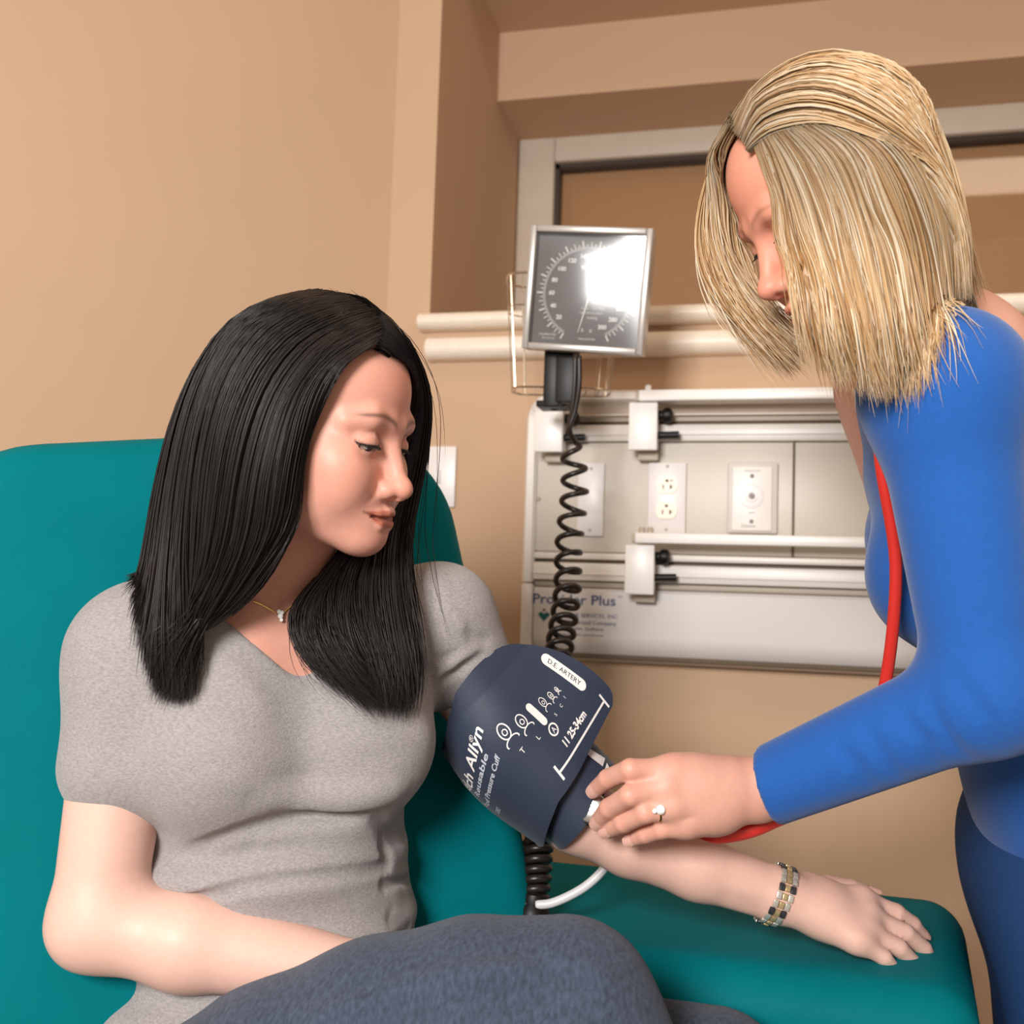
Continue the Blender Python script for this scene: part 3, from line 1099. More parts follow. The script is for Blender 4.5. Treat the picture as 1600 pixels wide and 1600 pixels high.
class Frame:
    """head frame: x towards the person's left, y out of the face, z up; lengths scaled by k"""

    def __init__(s, o, fwd, up, k=1.0, low=1.0):
        s.low = low                                     # shortens the lower face
        y = nrm(fwd)
        z = np.asarray(up, float)
        z = nrm(z - y * (z @ y))
        s.R = np.stack([np.cross(y, z), y, z], 1)
        s.o, s.k = np.asarray(o, float), k

    def __call__(s, x, y, z):
        if s.low != 1.0 and z < -.045 and y > -.01:
            z = -.045 + (z + .045) * s.low
        return s.o + s.R @ (s.k * np.array([x, y, z]))

    def inv(s, V):
        L = (np.asarray(V) - s.o) @ s.R / s.k
        if s.low != 1.0:
            z = L[..., 2]
            L[..., 2] = np.where((z < -.045) & (L[..., 1] > -.01), -.045 + (z + .045) / s.low, z)
        return L


def sample(s, Pw):
    """trilinear field value"""
    g = (np.asarray(Pw) - s.lo) / s.h
    g = np.clip(g, 0, np.array(s.n) - 1.001)
    i = g.astype(int)
    u = g - i
    v = 0
    for dx in (0, 1):
        for dy in (0, 1):
            for dz in (0, 1):
                w_ = (u[:, 0] if dx else 1 - u[:, 0]) * (u[:, 1] if dy else 1 - u[:, 1]) * (u[:, 2] if dz else 1 - u[:, 2])
                v = v + w_ * s.f[i[:, 0] + dx, i[:, 1] + dy, i[:, 2] + dz]
    return v


def gradient(s, Pw):
    e = s.h
    g = np.stack([sample(s, Pw + np.eye(3)[a] * e) - sample(s, Pw - np.eye(3)[a] * e) for a in range(3)], 1)
    return g / np.maximum(np.linalg.norm(g, axis=1, keepdims=True), 1e-9)


def project(s, Pw, off=0.0, it=6):
    """moves points onto the surface (off metres outside it)"""
    Pw = np.array(Pw, float)
    for _ in range(it):
        Pw = Pw - (sample(s, Pw) - off)[:, None] * gradient(s, Pw) * 0.9
    return Pw


def hit(fld, px, py, d0=.72, d1=1.08):
    ds = np.arange(d0, d1, .002)
    v_ = sample(fld, np.array([P(px, py, d) for d in ds]))
    i = np.argmax(v_ < 0)
    return ds[i] if v_[i] < 0 else None


def head_sdf(s, H, q):
    R, k = H.R, H.k
    E = lambda c, r, kk=0.0, op='u', rot=None: s.ell(H(*c), np.array(r) * k, R if rot is None else R @ rot, kk * k, op)
    C = lambda a, b, ra, rb, kk=0.0, op='u': s.cone(H(*a), H(*b), ra * k, rb * k, kk * k, op)
    E((0, -.016, .036), (.072, .092, .083))
    E((0, .022, .040), (.058, .060, .058), .03)
    E((0, .016, -.030), (.057, .064, .072), .03)
    for sx in (-1, 1):
        C((.045 * sx, -.004, -.052), (.040 * sx, .026, -.074), .016, .015, .03)
        C((.040 * sx, .026, -.074), (.012 * sx, .066, -.100), .015, .014, .02)
    E((0, .0745, -.100), (.017, .0145, .0145), .02)
    E((0, .045, -.095), (.030, .035, .014), .02)
    for sx in (-1, 1):
        E((.041 * sx, .050, -.024), (.021, .026, .020), .025)
        E((.034 * sx, .060, -.046), (.022, .021, .024), .028)
    E((0, .066, -.070), (.027, .023, .024), .02)
    for sx in (-1, 1):                                               # sockets
        E((.031 * sx, .096, -.001), (.018, .015, .0125), .02, 's')
    for sx in (-1, 1):                                               # brow
        C((.011 * sx, .0815, .016), (.034 * sx, .0755, .019), .0065, .006, .014)
        C((.034 * sx, .0755, .019), (.050 * sx, .060, .013), .006, .005, .014)
    C((0, .0790, .008), (0, .0975, -.034), .0068, .0080, .013)       # nose
    E((0, .1025, -.0400), (.0100, .0098, .0092), .009)
    for sx in (-1, 1):
        E((.0120 * sx, .0905, -.0435), (.0078, .0100, .0078), .006)
    E((0, .0950, -.0490), (.0045, .009, .004), .005)
    for sx in (-1, 1):
        E((.0062 * sx, .0970, -.0512), (.0030, .0050, .0026), .003, 's')
        s.groove([H(.0165 * sx, .086, -.037), H(.0195 * sx, .0855, -.0435), H(.0165 * sx, .0865, -.0505)], .004 * k, -.0016 * k)
        s.groove([H(.0185 * sx, .083, -.046), H(.027 * sx, .0785, -.058), H(.031 * sx, .073, -.070)], .0075 * k, -.0022 * k)   # smile fold
    # eyes: lids over the ball, looking down
    lz = q.get('lid', -.0085)
    for sx in (-1, 1):
        E((.031 * sx, .0690, -.003), (.0150, .0148, .0148), .004)
        s.groove([H(.018 * sx, .0795, .003), H(.031 * sx, .0835, .0072), H(.045 * sx, .0735, .004)], .0035 * k, -.0016 * k)
        for j in range(6):
            a, b = j / 6, (j + 1) / 6
            pt = lambda t: ((.0195 + .0265 * t) * sx, .0845 - .011 * (2 * t - .75) ** 2 * .9 + .0, lz + .006 * (2 * t - 1) ** 2 * .55)
            ra = lambda t: .0006 + q.get('gap', .0026) * math.sin(math.pi * t) ** .7
            C(pt(a), pt(b), ra(a), ra(b), .0012, 's')
    # mouth
    sm = q.get('smile', .004)
    up = [(-.0265, .0775, -.0735 + sm), (-.012, .0885, -.0705), (-.0035, .0925, -.0680), (.0035, .0925, -.0680), (.012, .0885, -.0705), (.0265, .0775, -.0735 + sm)]
    ru = [.0026, .0042, .0046, .0046, .0042, .0026]
    for i in range(5):
        C(up[i], up[i + 1], ru[i], ru[i + 1], .004)
    lo = [(-.0230, .0785, -.0760 + sm), (-.009, .0885, -.0815), (.009, .0885, -.0815), (.0230, .0785, -.0760 + sm)]
    rl = [.0026, .0056, .0056, .0026]
    for i in range(3):
        C(lo[i], lo[i + 1], rl[i], rl[i + 1], .004)
    ml = [(-.0310, .0745, -.0735 + sm * 1.1), (-.013, .0905, -.0752), (0, .0965, -.0742), (.013, .0905, -.0752), (.0310, .0745, -.0735 + sm * 1.1)]
    s.groove([H(*p) for p in ml], .0040 * k, -.0034 * k, taper=False)
    for sx in (-1, 1):
        s.bump(H(.0310 * sx, .0755, -.0735 + sm * 1.1), .006 * k, -.0012 * k)
    s.groove([H(0, .094, -.0535), H(0, .0945, -.0630)], .0045 * k, -.0012 * k)
    s.groove([H(-.014, .084, -.0895), H(0, .0885, -.0905), H(.014, .084, -.0895)], .007 * k, -.0022 * k)
    for sx in (-1, 1):                                               # ears
        E((.0705 * sx, -.010, -.012), (.0075, .016, .029), .006)
        E((.0765 * sx, -.006, -.010), (.004, .009, .017), .004, 's')


def sstep(a, b, x):
    t = np.clip((x - a) / (b - a), 0, 1)
    return t * t * (3 - 2 * t)


def skin_colour(V, H, base, lips, blush, brow=None, sm=.004):
    """base tone with lips, rosy cheeks and nose as pigments of the skin itself, plus shade painted into the mouth crease"""
    c = np.tile(np.array(srgb(base)[:3]), (len(V), 1))
    if H is None:
        return c
    L = H.inv(V)
    x, y, z = L.T
    ax = np.abs(x)

    def mix(w_, col):
        nonlocal c
        w_ = np.clip(w_, 0, 1)[:, None]
        c = c * (1 - w_) + w_ * np.array(srgb(col)[:3])
    g = lambda cx, cy, cz, r: np.exp(-(((ax - cx) / r) ** 2 + ((y - cy) / r) ** 2 + ((z - cz) / r) ** 2))
    mix(0.50 * g(.040, .055, -.035, .024), blush)
    mix(0.35 * g(0, .105, -.042, .016), blush)
    mix(0.25 * g(0, .085, .045, .03), blush)
    mix(0.25 * g(0, .085, -.10, .016), blush)
    zc = -.0745 + sm * (ax / .0285) ** 2
    top = .0098 * (1 - (ax / .0300) ** 2) - .002 * np.exp(-(ax / .004) ** 2)
    bot = .0118 * (1 - (ax / .0275) ** 2)
    inl = sstep(-.0008, .0012, top - (z - zc)) * sstep(-.0008, .0012, bot + (z - zc)) * (y > .07) * (ax < .0300)
    mix(0.9 * inl, lips)
    mix(0.65 * np.exp(-((z - zc) / .0013) ** 2) * (y > .07) * (ax < .031) * (y < .12), '#5a2d20')  # shade between the lips, put into the colour
    mix(0.55 * np.exp(-((z + .0085 - .0035 * ((ax - .032) / .013) ** 2) / .0022) ** 2) * (np.abs(ax - .032) < .0155) * (y > .06), '#5b3526')
    if brow:
        zb = .0232 - .0052 * ((ax - .033) / .021) ** 2
        wb = .0034 - .0018 * np.clip((ax - .012) / .04, 0, 1)
        m_ = np.exp(-((z - zb) / wb) ** 2) * sstep(.007, .013, ax) * (1 - sstep(.044, .055, ax)) * (y > .04)
        mix(brow[1] * m_, brow[0])
    return c


def eye_parts(H, parent, s):
    for sx in (-1, 1):
        V, F = [], []
        m = MB()
        k = H.k
        m.lathe(H(.031 * sx, .069, -.003), H.R[:, 1], [(.0128 * k * math.sin(math.pi * j / 14) + 1e-5, -.0128 * k * math.cos(math.pi * j / 14)) for j in range(15)], 20)
        m.build('eyeball', 'eye_white', parent, 180)
        m = MB()
        look = nrm(H.R @ np.array([0, .75, -.62]))
        m.lathe(H(.031 * sx, .069, -.003), look, [(.0080 * k, .0104 * k), (.0074 * k, .0116 * k), (.005 * k, .0130 * k), (.001 * k, .0134 * k)], 18)
        m.build('iris', 'eye_dark', parent, 180)
        # lashes: a dark rim of short hairs on the upper lid
        m = MB()
        rim = []
        for j in range(15):
            t = j / 14
            p_ = H((.0190 + .0275 * t) * sx, .0865 - .011 * (2 * t - .75) ** 2 * .9, -.0085 + .0012 + .006 * (2 * t - 1) ** 2 * .55)
            rim.append(p_)
        rim = project(s, np.array(rim), 0.0003)
        m.tube(rim, np.array([.0006 + .0011 * math.sin(math.pi * min(1, .15 + j / 14)) for j in range(15)]) * k, 6)
        for j in range(1, 15):
            t = j / 14
            d = H.R @ nrm(np.array([sx * (t - .45) * .9, .8, -.55]))
            e = H.R @ np.array([0, .2, .35])
            L_ = (.004 + .003 * t) * k
            m.tube([rim[j], rim[j] + d * L_ * .5, rim[j] + d * L_ + e * L_ * .35], np.array([.0004, .0003, .0001]) * k, 4)
        m.build('eyelashes', 'lash', parent, 180)
# ------------------------------------------------------------------ hands
def hand_sdf(s, joints, wrist, fore, palm_pts, rf=0.0088, k=0.004):
    """joints: five lists of four points (knuckle to tip, thumb last); palm_pts: extra points that fill the palm"""
    for i, J in enumerate(joints):
        f = (1.0, 1.02, 0.98, 0.88, 1.12)[i]
        rs = [rf * 1.12 * f, rf * 1.0 * f, rf * 0.92 * f, rf * 0.80 * f]
        for a in range(3):
            s.cone(J[a], J[a + 1], rs[a], rs[a + 1], 0.006 if a == 0 else 0.002)
        for a in (1, 2):
            s.bump(J[a], rf * 1.7, rf * 0.04)
    # palm: metacarpals blended together
    for i, J in enumerate(joints[:4]):
        s.cone(wrist, J[0], 0.017, rf * 1.30, 0.016)
    for p_, r_ in palm_pts:
        s.ell(p_, (r_, r_, r_), None, 0.018)
    s.cone(wrist, joints[4][0], 0.017, rf * 1.35, 0.016)


def finger_from(frame, base, lens, bends, spread):
    """frame = (e, t, n): finger direction, thumb side, back of the hand"""
    e, t, n = frame
    d = nrm(e * math.cos(spread) + t * math.sin(spread))
    pts = [np.asarray(base, float)]
    a = 0.0
    for L_, b in zip(lens, bends):
        a += b
        pts.append(pts[-1] + L_ * (d * math.cos(a) - n * math.sin(a)))
    return pts


def relaxed_hand(w_, e, n, right, curl=0.35, k=1.0):
    e = nrm(e)
    n = nrm(np.asarray(n, float) - e * (np.asarray(n) @ e))
    t = np.cross(e, n) * (1 if right else -1)
    t = -t if False else t
    J = []
    for i, (off, fwd, ls) in enumerate(((.026, .080, (.040, .024, .019)), (.008, .084, (.044, .028, .020)), (-.010, .080, (.040, .026, .020)), (-.026, .072, (.032, .019, .018)))):
        base = w_ + (e * fwd + t * off) * k
        c = curl * (1 + 0.12 * i)
        J.append(finger_from((e, t, n), base, np.array(ls) * k, (c * .6, c, c * .7), (.10, .03, -.04, -.12)[i]))
    th = [w_ + (e * .022 + t * .024 - n * .008) * k]
    for L_, v in ((.040, e * .75 + t * .62 - n * .25), (.030, e * .92 + t * .35 - n * .2), (.024, e * .98 + t * .12 - n * .15)):
        th.append(th[-1] + nrm(v) * L_ * k)
    J.append(th)
    return J, (e, t, n)


def nail(m, tip, prev, n, r):
    """a nail plate near the end of a finger, on the side that n points to"""
    d = nrm(np.asarray(tip) - np.asarray(prev))
    n = nrm(np.asarray(n) - d * (np.asarray(n) @ d))
    t = np.cross(d, n)
    V, F = [], []
    nu, nv = 7, 5
    for i in range(nu):
        u = -1 + 2 * i / (nu - 1)
        for j in range(nv):
            v = j / (nv - 1)
            wv = (0.80 + 0.2 * math.sin(math.pi * min(1, v * 1.1))) * (1 if v < .85 else .85)
            a = u * 0.95 * wv
            V.append(np.asarray(tip) + d * (r * (-0.75 + 1.65 * v)) + (n * math.cos(a) + t * math.sin(a)) * r * (1.03 - 0.16 * max(0, v - .55)))
    for i in range(nu - 1):
        for j in range(nv - 1):
            a = i * nv + j
            F.append([a, a + nv, a + nv + 1, a + 1])
    m.add(V, F)
# ------------------------------------------------------------------ the seated patient
mat('shirt_grey', '#9a9392', 0.9, spec=0.15, noise=0.24, nscale=330, bump=0.45, bscale=700, sheen=0.25, stretch=(1, 1, 2.2))
mat('denim', '#3f4859', 0.85, spec=0.2, noise=0.40, nscale=190, bump=0.5, bscale=900, sheen=0.1, stretch=(1.8, 1, .8))
mat('nail', '#e6b3a2', 0.25, spec=0.5)
cl = lambda a, b, c: CR * a + CU * b + CF * c          # right, up, away from the lens
PSK, PAK = '#d29885', '#dcb2a2'

# head
yw = math.radians(70)
hf = cl(math.sin(yw), -0.21, -math.cos(yw))
PH = Frame(P(493, 668, 0.925), hf, cl(0.02, 1, 0.0), 0.945, 0.82)
# torso frame
ty = math.radians(24)
TF = Frame(P(432, 1120, 1.0), cl(math.sin(ty), 0.05, -math.cos(ty)), cl(0.0, 1, 0.04), 1.0)
LSH, RSH = P(668, 985, 1.045), P(212, 1025, 0.93)
NB = P(420, 945, 0.975)                                 # base of the neck
LEL, LWR = P(900, 1272, 1.045), P(1213, 1398, 1.03)
REL, RWR = P(150, 1440, 0.88), P(560, 1525, 0.885)


def torso_sdf(s, g=0.0):
    T = TF
    E = lambda c, r, kk: s.ell(T(*c), np.array(r) + g, T.R, kk)
    E((0, -.005, .02), (.132, .092, .15), .0)
    E((0, .005, -.12), (.118, .090, .14), .05)
    E((0, .010, -.22), (.126, .098, .11), .05)
    E((.014, .0, -.345), (.168, .115, .10), .05)
    for sx in (-1, 1):
        E((.066 * sx, .076, -.016), (.063, .053, .066), .035)
        E((.060 * sx, .055, .065), (.055, .035, .06), .05)
    for S_ in (LSH, RSH):
        s.cone(NB + cl(0, -.012, .01), S_, .044 + g, .046 + g, .04)
        s.ell(S_ + (T(0, 0, 0) - S_) * 0.16, (.056 + g,) * 3, None, .04)


# skin of head, neck and upper chest
lo = np.minimum.reduce([PH.o - .15, NB - .18]); hi = np.maximum.reduce([PH.o + .155, NB + .15])
sk = SDF(lo, hi, 0.0015)
torso_sdf(sk)
n0, n1 = PH(0, -.020, -.055), NB + cl(0, -.02, 0)
# one field: torso, neck and head blended together
head_field = SDF(lo, hi, 0.0015)
head_sdf(head_field, PH, {'smile': .0045})
head_field.cone(n0, n1, .0500, .0540, .022)
for sx in (-1, 1):
    head_field.cone(PH(.050 * sx, -.02, -.045), NB + TF.R @ np.array([.018 * sx, .045, -.03]), .011, .010, .014)     # neck muscles
a_, b_ = sk.f, head_field.f
kk = 0.03
hh = np.maximum(kk - np.abs(a_ - b_), 0) / kk
head_field.f = np.minimum(a_, b_) - hh * hh * kk / 4
for sx in (-1, 1):
    head_field.groove([TF(.012 * sx, .085, .135), TF(.06 * sx, .075, .150), TF(.11 * sx, .05, .165)], .012, .0035)
SK = head_field
Vh, Fh = SK.mesh(1)
Ch = skin_colour(Vh, PH, PSK, '#b0634f', '#dd836a', ('#4b382a', .8), .0045)
Lh = PH.inv(Vh)
# hair roots darken the scalp
ax_ = np.abs(Lh[:, 0])
line = np.where(Lh[:, 2] > .02, .060 - .9 * np.clip(Lh[:, 2] - .058, 0, 1) - .35 * np.clip(ax_ - .03, 0, 1) - .016, .0)
scalp = sstep(-.005, .005, line - Lh[:, 1]) * sstep(.018, .032, Lh[:, 2])
scalp = np.maximum(scalp, sstep(-.004, .004, .012 - Lh[:, 1]) * sstep(-.06, -.03, Lh[:, 2]))
Ch = Ch * (1 - scalp[:, None]) + scalp[:, None] * np.array(srgb('#1d1512')[:3])

# her left arm on the armrest
sa = SDF(np.minimum.reduce([LSH, LEL, LWR, LWR + cl(.2, -.1, -.05)]) - .09, np.maximum.reduce([LSH, LEL, LWR, LWR + cl(.2, -.02, .05)]) + .08, 0.0024)
sa.cone(LSH, LEL + (LSH - LEL) * .12, .046, .037, 0)
sa.cone(LSH + (LEL - LSH) * .8, LEL, .037, .0345, .02)
fo1 = P(985, 1313, 1.04)
sa.cone(LEL, fo1, .0350, .0345, .02)
sa.cone(fo1, P(1090, 1355, 1.035), .0345, .0315, .012)
sa.cone(P(1090, 1355, 1.035), LWR, .0315, .0262, .012, flat=nrm(cl(.3, .8, -.3)), fl=.98)
LHN = nrm(cl(.05, .75, -.45))
LHD = cl(.95, -.25, -.12)
LJ, LHF = relaxed_hand(LWR + nrm(LHD) * .006, LHD, LHN, False, .32)
hand_sdf(sa, LJ, LWR, None, [(LWR + LHF[0] * .05 - LHF[2] * .006, .024), (LWR + LHF[0] * .045 + LHF[1] * .018 - LHF[2] * .012, .02)])
sa.groove([P(1120, 1385, 1.01), P(1160, 1408, 1.01), P(1200, 1420, 1.01)], .016, -.0020)
Va, Fa = sa.mesh(1)
# her right arm across the lap
RHD = RWR - REL
sr = SDF(np.minimum.reduce([RSH, REL, RWR]) - .10, np.maximum.reduce([RSH, REL, RWR + nrm(RHD) * .2]) + .10, 0.003)
sr.cone(RSH, REL, .046, .037, 0)
sr.cone(REL, REL + RHD * .35, .037, .039, .02)
sr.cone(REL + RHD * .35, RWR, .039, .027, .015)
RJ, RHF = relaxed_hand(RWR + nrm(RHD) * .006, RHD, cl(-.1, .9, -.3), True, .35)
hand_sdf(sr, RJ, RWR, None, [(RWR + RHF[0] * .05 - RHF[2] * .006, .024)])
Vr, Fr = sr.mesh(1)
PAT = thing('person', P(440, 1600, 0.98), 'seated woman with long black hair in a grey v-neck shirt and jeans', 'person')
V, F = join_vf((Vh, Fh), (Va, Fa), (Vr, Fr))
cols = np.concatenate([Ch, skin_colour(Va, None, PAK, 0, 0), skin_colour(Vr, None, PAK, 0, 0)])
mesh_obj('body', V, F, 'skin', PAT, 180, cols)
eye_parts(PH, PAT, SK)
for J, Fm in ((LJ, LHF), (RJ, RHF)):
    for i, j in enumerate(J):
        m = MB()
        nail(m, j[3], j[2], Fm[2] + (Fm[1] * .5 if i == 4 else 0), .0072 if i < 4 else .0082)
        m.build('fingernail', 'nail', PAT, 180)

# shirt: body offset, short puffed sleeves, folds, v neck cut down to the skin
HEM = P(440, 1480, 1.0)
slo = np.minimum.reduce([RSH, LSH, TF(-.2, -.14, -.42), TF(.2, .16, -.42)]) - .10
shi = np.maximum.reduce([RSH, LSH, TF(-.2, .16, .1), TF(.2, -.14, .1)]) + .10
sh = SDF(slo, shi, 0.0027)
torso_sdf(sh, .0055)
sh.ell(P(690, 968, 1.035), (.050, .050, .056), None, .02)                       # puffed shoulder
sl_e = P(730, 1040, 1.04)
sh.cone(P(690, 978, 1.035), sl_e, .055, .047, .022)
sh.ell(P(740, 1018, 1.035), (.024, .024, .020), None, .02)
sh.cone(RSH, RSH + (REL - RSH) * .42, .054, .052, .03)
sh.ell(RSH + cl(.01, .008, 0), (.054, .054, .054), None, .02)
# folds of the cloth (pixel, depth found by projecting onto the cloth)
def onshirt(pts, d=0.93):
    out = []
    for x, y in catmull(pts, 9):
        h_ = hit(sh, x, y, .78, 1.12)
        out.append(P(x, y, h_) if h_ is not None else project(sh, P(x, y, d)[None], 0, 14)[0])
    return np.array(out)


def fold(pts, wid, amt, d=0.93, taper=True):
    sh.groove(onshirt(pts, d), wid, amt, taper)


for z_, rx, ry, rz, yo in ((-.128, .122, .098, .030, .010), (-.190, .131, .105, .032, .012), (-.262, .158, .114, .050, .010)):      # rolls of cloth at the waist
    sh.ell(TF(.006, yo, z_), (rx + .008, ry + .008, rz), TF.R, .012)
fold([(415, 1262), (480, 1269), (540, 1271), (600, 1262)], .013, -.0075)
fold([(390, 1246), (480, 1244), (560, 1246), (640, 1232)], .022, .014)
fold([(290, 1335), (360, 1303), (420, 1287), (490, 1276)], .013, -.008)
fold([(400, 1304), (520, 1300), (620, 1304)], .024, .009)
fold([(580, 1272), (610, 1302), (645, 1312)], .012, -.009)
fold([(290, 1408), (380, 1385), (470, 1372), (560, 1362), (655, 1342)], .010, -.008, taper=False)
fold([(300, 1385), (400, 1362), (500, 1350), (640, 1325)], .020, .006)
fold([(300, 1440), (420, 1410), (540, 1400), (650, 1395)], .030, .004)
fold([(640, 1374), (648, 1380)], .008, -.006, taper=False)
fold([(600, 1480), (640, 1450), (670, 1440)], .010, -.004)
fold([(668, 925), (670, 985), (668, 1040), (664, 1090)], .0050, -.0040, .98, False)   # armhole seam
fold([(655, 1010), (672, 1060), (664, 1100)], .008, -.004, .97)
fold([(676, 1075), (710, 1050), (760, 1018)], .008, -.007, .97)
fold([(680, 1060), (715, 1032), (752, 1010)], .010, .004, .97)
fold([(680, 1028), (700, 1026), (722, 1018)], .007, -.003, .97)
fold([(722, 985), (745, 1000), (765, 1000)], .010, -.005, .98)
fold([(690, 945), (715, 965), (728, 1000)], .010, .003, .98)
for i, (x0, y0, x1, y1) in enumerate(((330, 1010, 420, 1120), (560, 1130, 640, 1120), (360, 1150, 470, 1200), (520, 1190, 640, 1170), (640, 1100, 670, 1160), (400, 1440, 560, 1420), (330, 1210, 420, 1220))):
    fold([(x0, y0), ((x0 + x1) / 2 + 6, (y0 + y1) / 2 + 5), (x1, y1)], .020, (.0022, -.0022)[i % 2])
# v neck: wedge cut along the chest normal
nA, nB, nC = TF.inv(P(326, 952, .93)), TF.inv(P(482, 1078, .90)), TF.inv(P(590, 895, 1.0))


vmid = (nA + nB + nC) / 3


def vneck(X, Y, Z):
    x, y, z = X - TF.o[0], Y - TF.o[1], Z - TF.o[2]
    u = x * TF.R[0, 0] + y * TF.R[1, 0] + z * TF.R[2, 0]
    v = x * TF.R[0, 2] + y * TF.R[1, 2] + z * TF.R[2, 2]
    yy = x * TF.R[0, 1] + y * TF.R[1, 1] + z * TF.R[2, 1]

    def side(p, q_):
        d = np.array([q_[0] - p[0], q_[2] - p[2]]); d = d / np.linalg.norm(d)
        sg = (vmid[0] - p[0]) * d[1] - (vmid[2] - p[2]) * d[0]
        return ((u - p[0]) * d[1] - (v - p[2]) * d[0]) * (-1 if sg > 0 else 1)
    A = side(nA, nB); B = side(nB, nC)
    kk_ = .03
    h_ = np.maximum(kk_ - np.abs(A - B), 0) / kk_
    return np.maximum(np.maximum(A, B) + h_ * h_ * kk_ / 4, -yy - .01)


vn = vneck
sh.apply(vn, slo, shi, 0.003, 's')
# opening around the neck
sh.cone(NB + cl(-.01, -.03, 0), PH(0, -.02, -.05), .066, .075, .004, 's')
# bottom hem and sleeve ends
hz_ = nrm(TF.R[:, 2])


def below(p0, nvec):
    def fn(X, Y, Z):
        return (X - p0[0]) * nvec[0] + (Y - p0[1]) * nvec[1] + (Z - p0[2]) * nvec[2]
    return fn


sh.apply(below(TF(0, 0, -.345), hz_), slo, shi, .004, 's')
V, F = sh.mesh(2)
mesh_obj('shirt', V, F, 'shirt_grey', PAT, 180)

# jeans: near thigh crossing the picture, far thigh behind it
K0, K1, K2, K3 = P(300, 1785, .86), P(660, 1628, .835), P(885, 1586, .83), P(1030, 1790, .80)
L0, L1, L2 = P(520, 1640, 1.0), P(900, 1680, .95), P(1120, 1700, .9)
jl = np.minimum.reduce([K0, K1, K2, K3, L0, L2, TF(0, 0, -.4)]) - .17
jh = np.maximum.reduce([K0, K1, K2, K3, L0, L2, TF(0, 0, -.36)]) + .13
je = SDF(jl, jh, 0.0034)
je.ell(TF(0, .0, -.40), (.165, .125, .11), TF.R, .04)
je.cone(TF(-.08, .04, -.42), K0, .085, .088, .05)
KP = [(300, 1785, .86, .088), (450, 1704, .845, .088), (600, 1645, .838, .086), (750, 1606, .832, .082), (885, 1586, .83, .070)]
for a_, b_ in zip(KP, KP[1:]):
    je.cone(P(*a_[:3]), P(*b_[:3]), a_[3], b_[3], .02)
je.cone(K2, K3, .068, .056, .03)
je.cone(TF(.08, .03, -.42), L1, .085, .075, .05)
je.cone(L1, L2, .075, .066, .03)
def jfold(pts, wid, amt, taper=True):
    je.groove(project(je, np.array([P(x, y, .76) for x, y in pts]), 0, 14), wid, amt, taper)
for i, pts in enumerate((((520, 1530), (640, 1505), (800, 1500), (900, 1490)), ((560, 1570), (700, 1540), (830, 1530), (930, 1520)), ((640, 1490), (760, 1475), (860, 1468)),
                         ((820, 1470), (900, 1500), (960, 1560)), ((860, 1460), (930, 1490), (990, 1540)), ((700, 1580), (820, 1560), (900, 1570)), ((430, 1570), (520, 1560), (600, 1560)))):
    jfold(pts, .016, (.0045, -.004)[i % 2])
V, F = je.mesh(2)
mesh_obj('jeans', V, F, 'denim', PAT, 180)
# ------------------------------------------------------------------ hair
def strands_vf(S, r0, r1=None, sides=3):
    """S: (n, m, 3) polylines -> tubes that taper towards both ends"""
    n, m, _ = S.shape
    t = np.gradient(S, axis=1)
    t /= np.maximum(np.linalg.norm(t, axis=2, keepdims=True), 1e-9)
    a = np.array([.31, .78, .54])
    N = np.cross(t, a); N /= np.maximum(np.linalg.norm(N, axis=2, keepdims=True), 1e-9)
    B = np.cross(t, N)
    v = np.linspace(0, 1, m)
    prof = np.clip(np.minimum(v / .06 + .4, (1 - v) / .22 + .12), 0, 1)
    r = np.asarray(r0).reshape(-1, 1) * prof[None, :]
    V = np.empty((n, m, sides, 3), np.float64)
    for k in range(sides):
        th = 2 * math.pi * k / sides
        V[:, :, k] = S + r[:, :, None] * (math.cos(th) * N + math.sin(th) * B)
    i = np.arange(n)[:, None, None] * (m * sides)
    j = np.arange(m - 1)[None, :, None] * sides
    k = np.arange(sides)[None, None, :]
    k2 = (k + 1) % sides
    F = np.stack([i + j + k, i + j + k2, i + j + sides + k2, i + j + sides + k], -1).reshape(-1, 4)
    return V.reshape(-1, 3), F


def guide_surface(guides, n_along):
    """guides: list of lists of world points -> function (u array, n) of smooth curves between neighbours"""
    G = np.array([catmull(g, n_along) for g in guides])

    def at(u):
        x = u * (len(G) - 1)
        P4 = np.concatenate([2 * G[:1] - G[1:2], G, 2 * G[-1:] - G[-2:-1]])
        i = np.minimum(x.astype(int), len(G) - 2)
        f = (x - i)[:, None, None]
        a, b, c, d = P4[i], P4[i + 1], P4[i + 2], P4[i + 3]
        return 0.5 * (2 * b + (c - a) * f + (2 * a - 5 * b + 4 * c - d) * f * f + (3 * b - a - 3 * c + d) * f ** 3)
    return at


def push_out(S, fields, off, rnd=None):
    sh_ = S.shape
    p = S.reshape(-1, 3)
    ex_ = np.zeros(len(p)) if rnd is None else np.repeat(rnd, sh_[1])
    for fld, o in zip(fields, off):
        for _ in range(3):
            hi = fld.lo + fld.h * (np.array(fld.n) - 2)
            ins = np.all((p > fld.lo + fld.h * 2) & (p < hi - fld.h), axis=1)
            if not ins.any():
                break
            q_ = p[ins]
            d = sample(fld, q_)
            oo = o + ex_[ins]
            bad = d < oo
            if not bad.any():
                break
            qb = q_[bad]
            q_[bad] = qb + (oo[bad] - d[bad])[:, None] * gradient(fld, qb)
            p[ins] = q_
    return p.reshape(sh_)


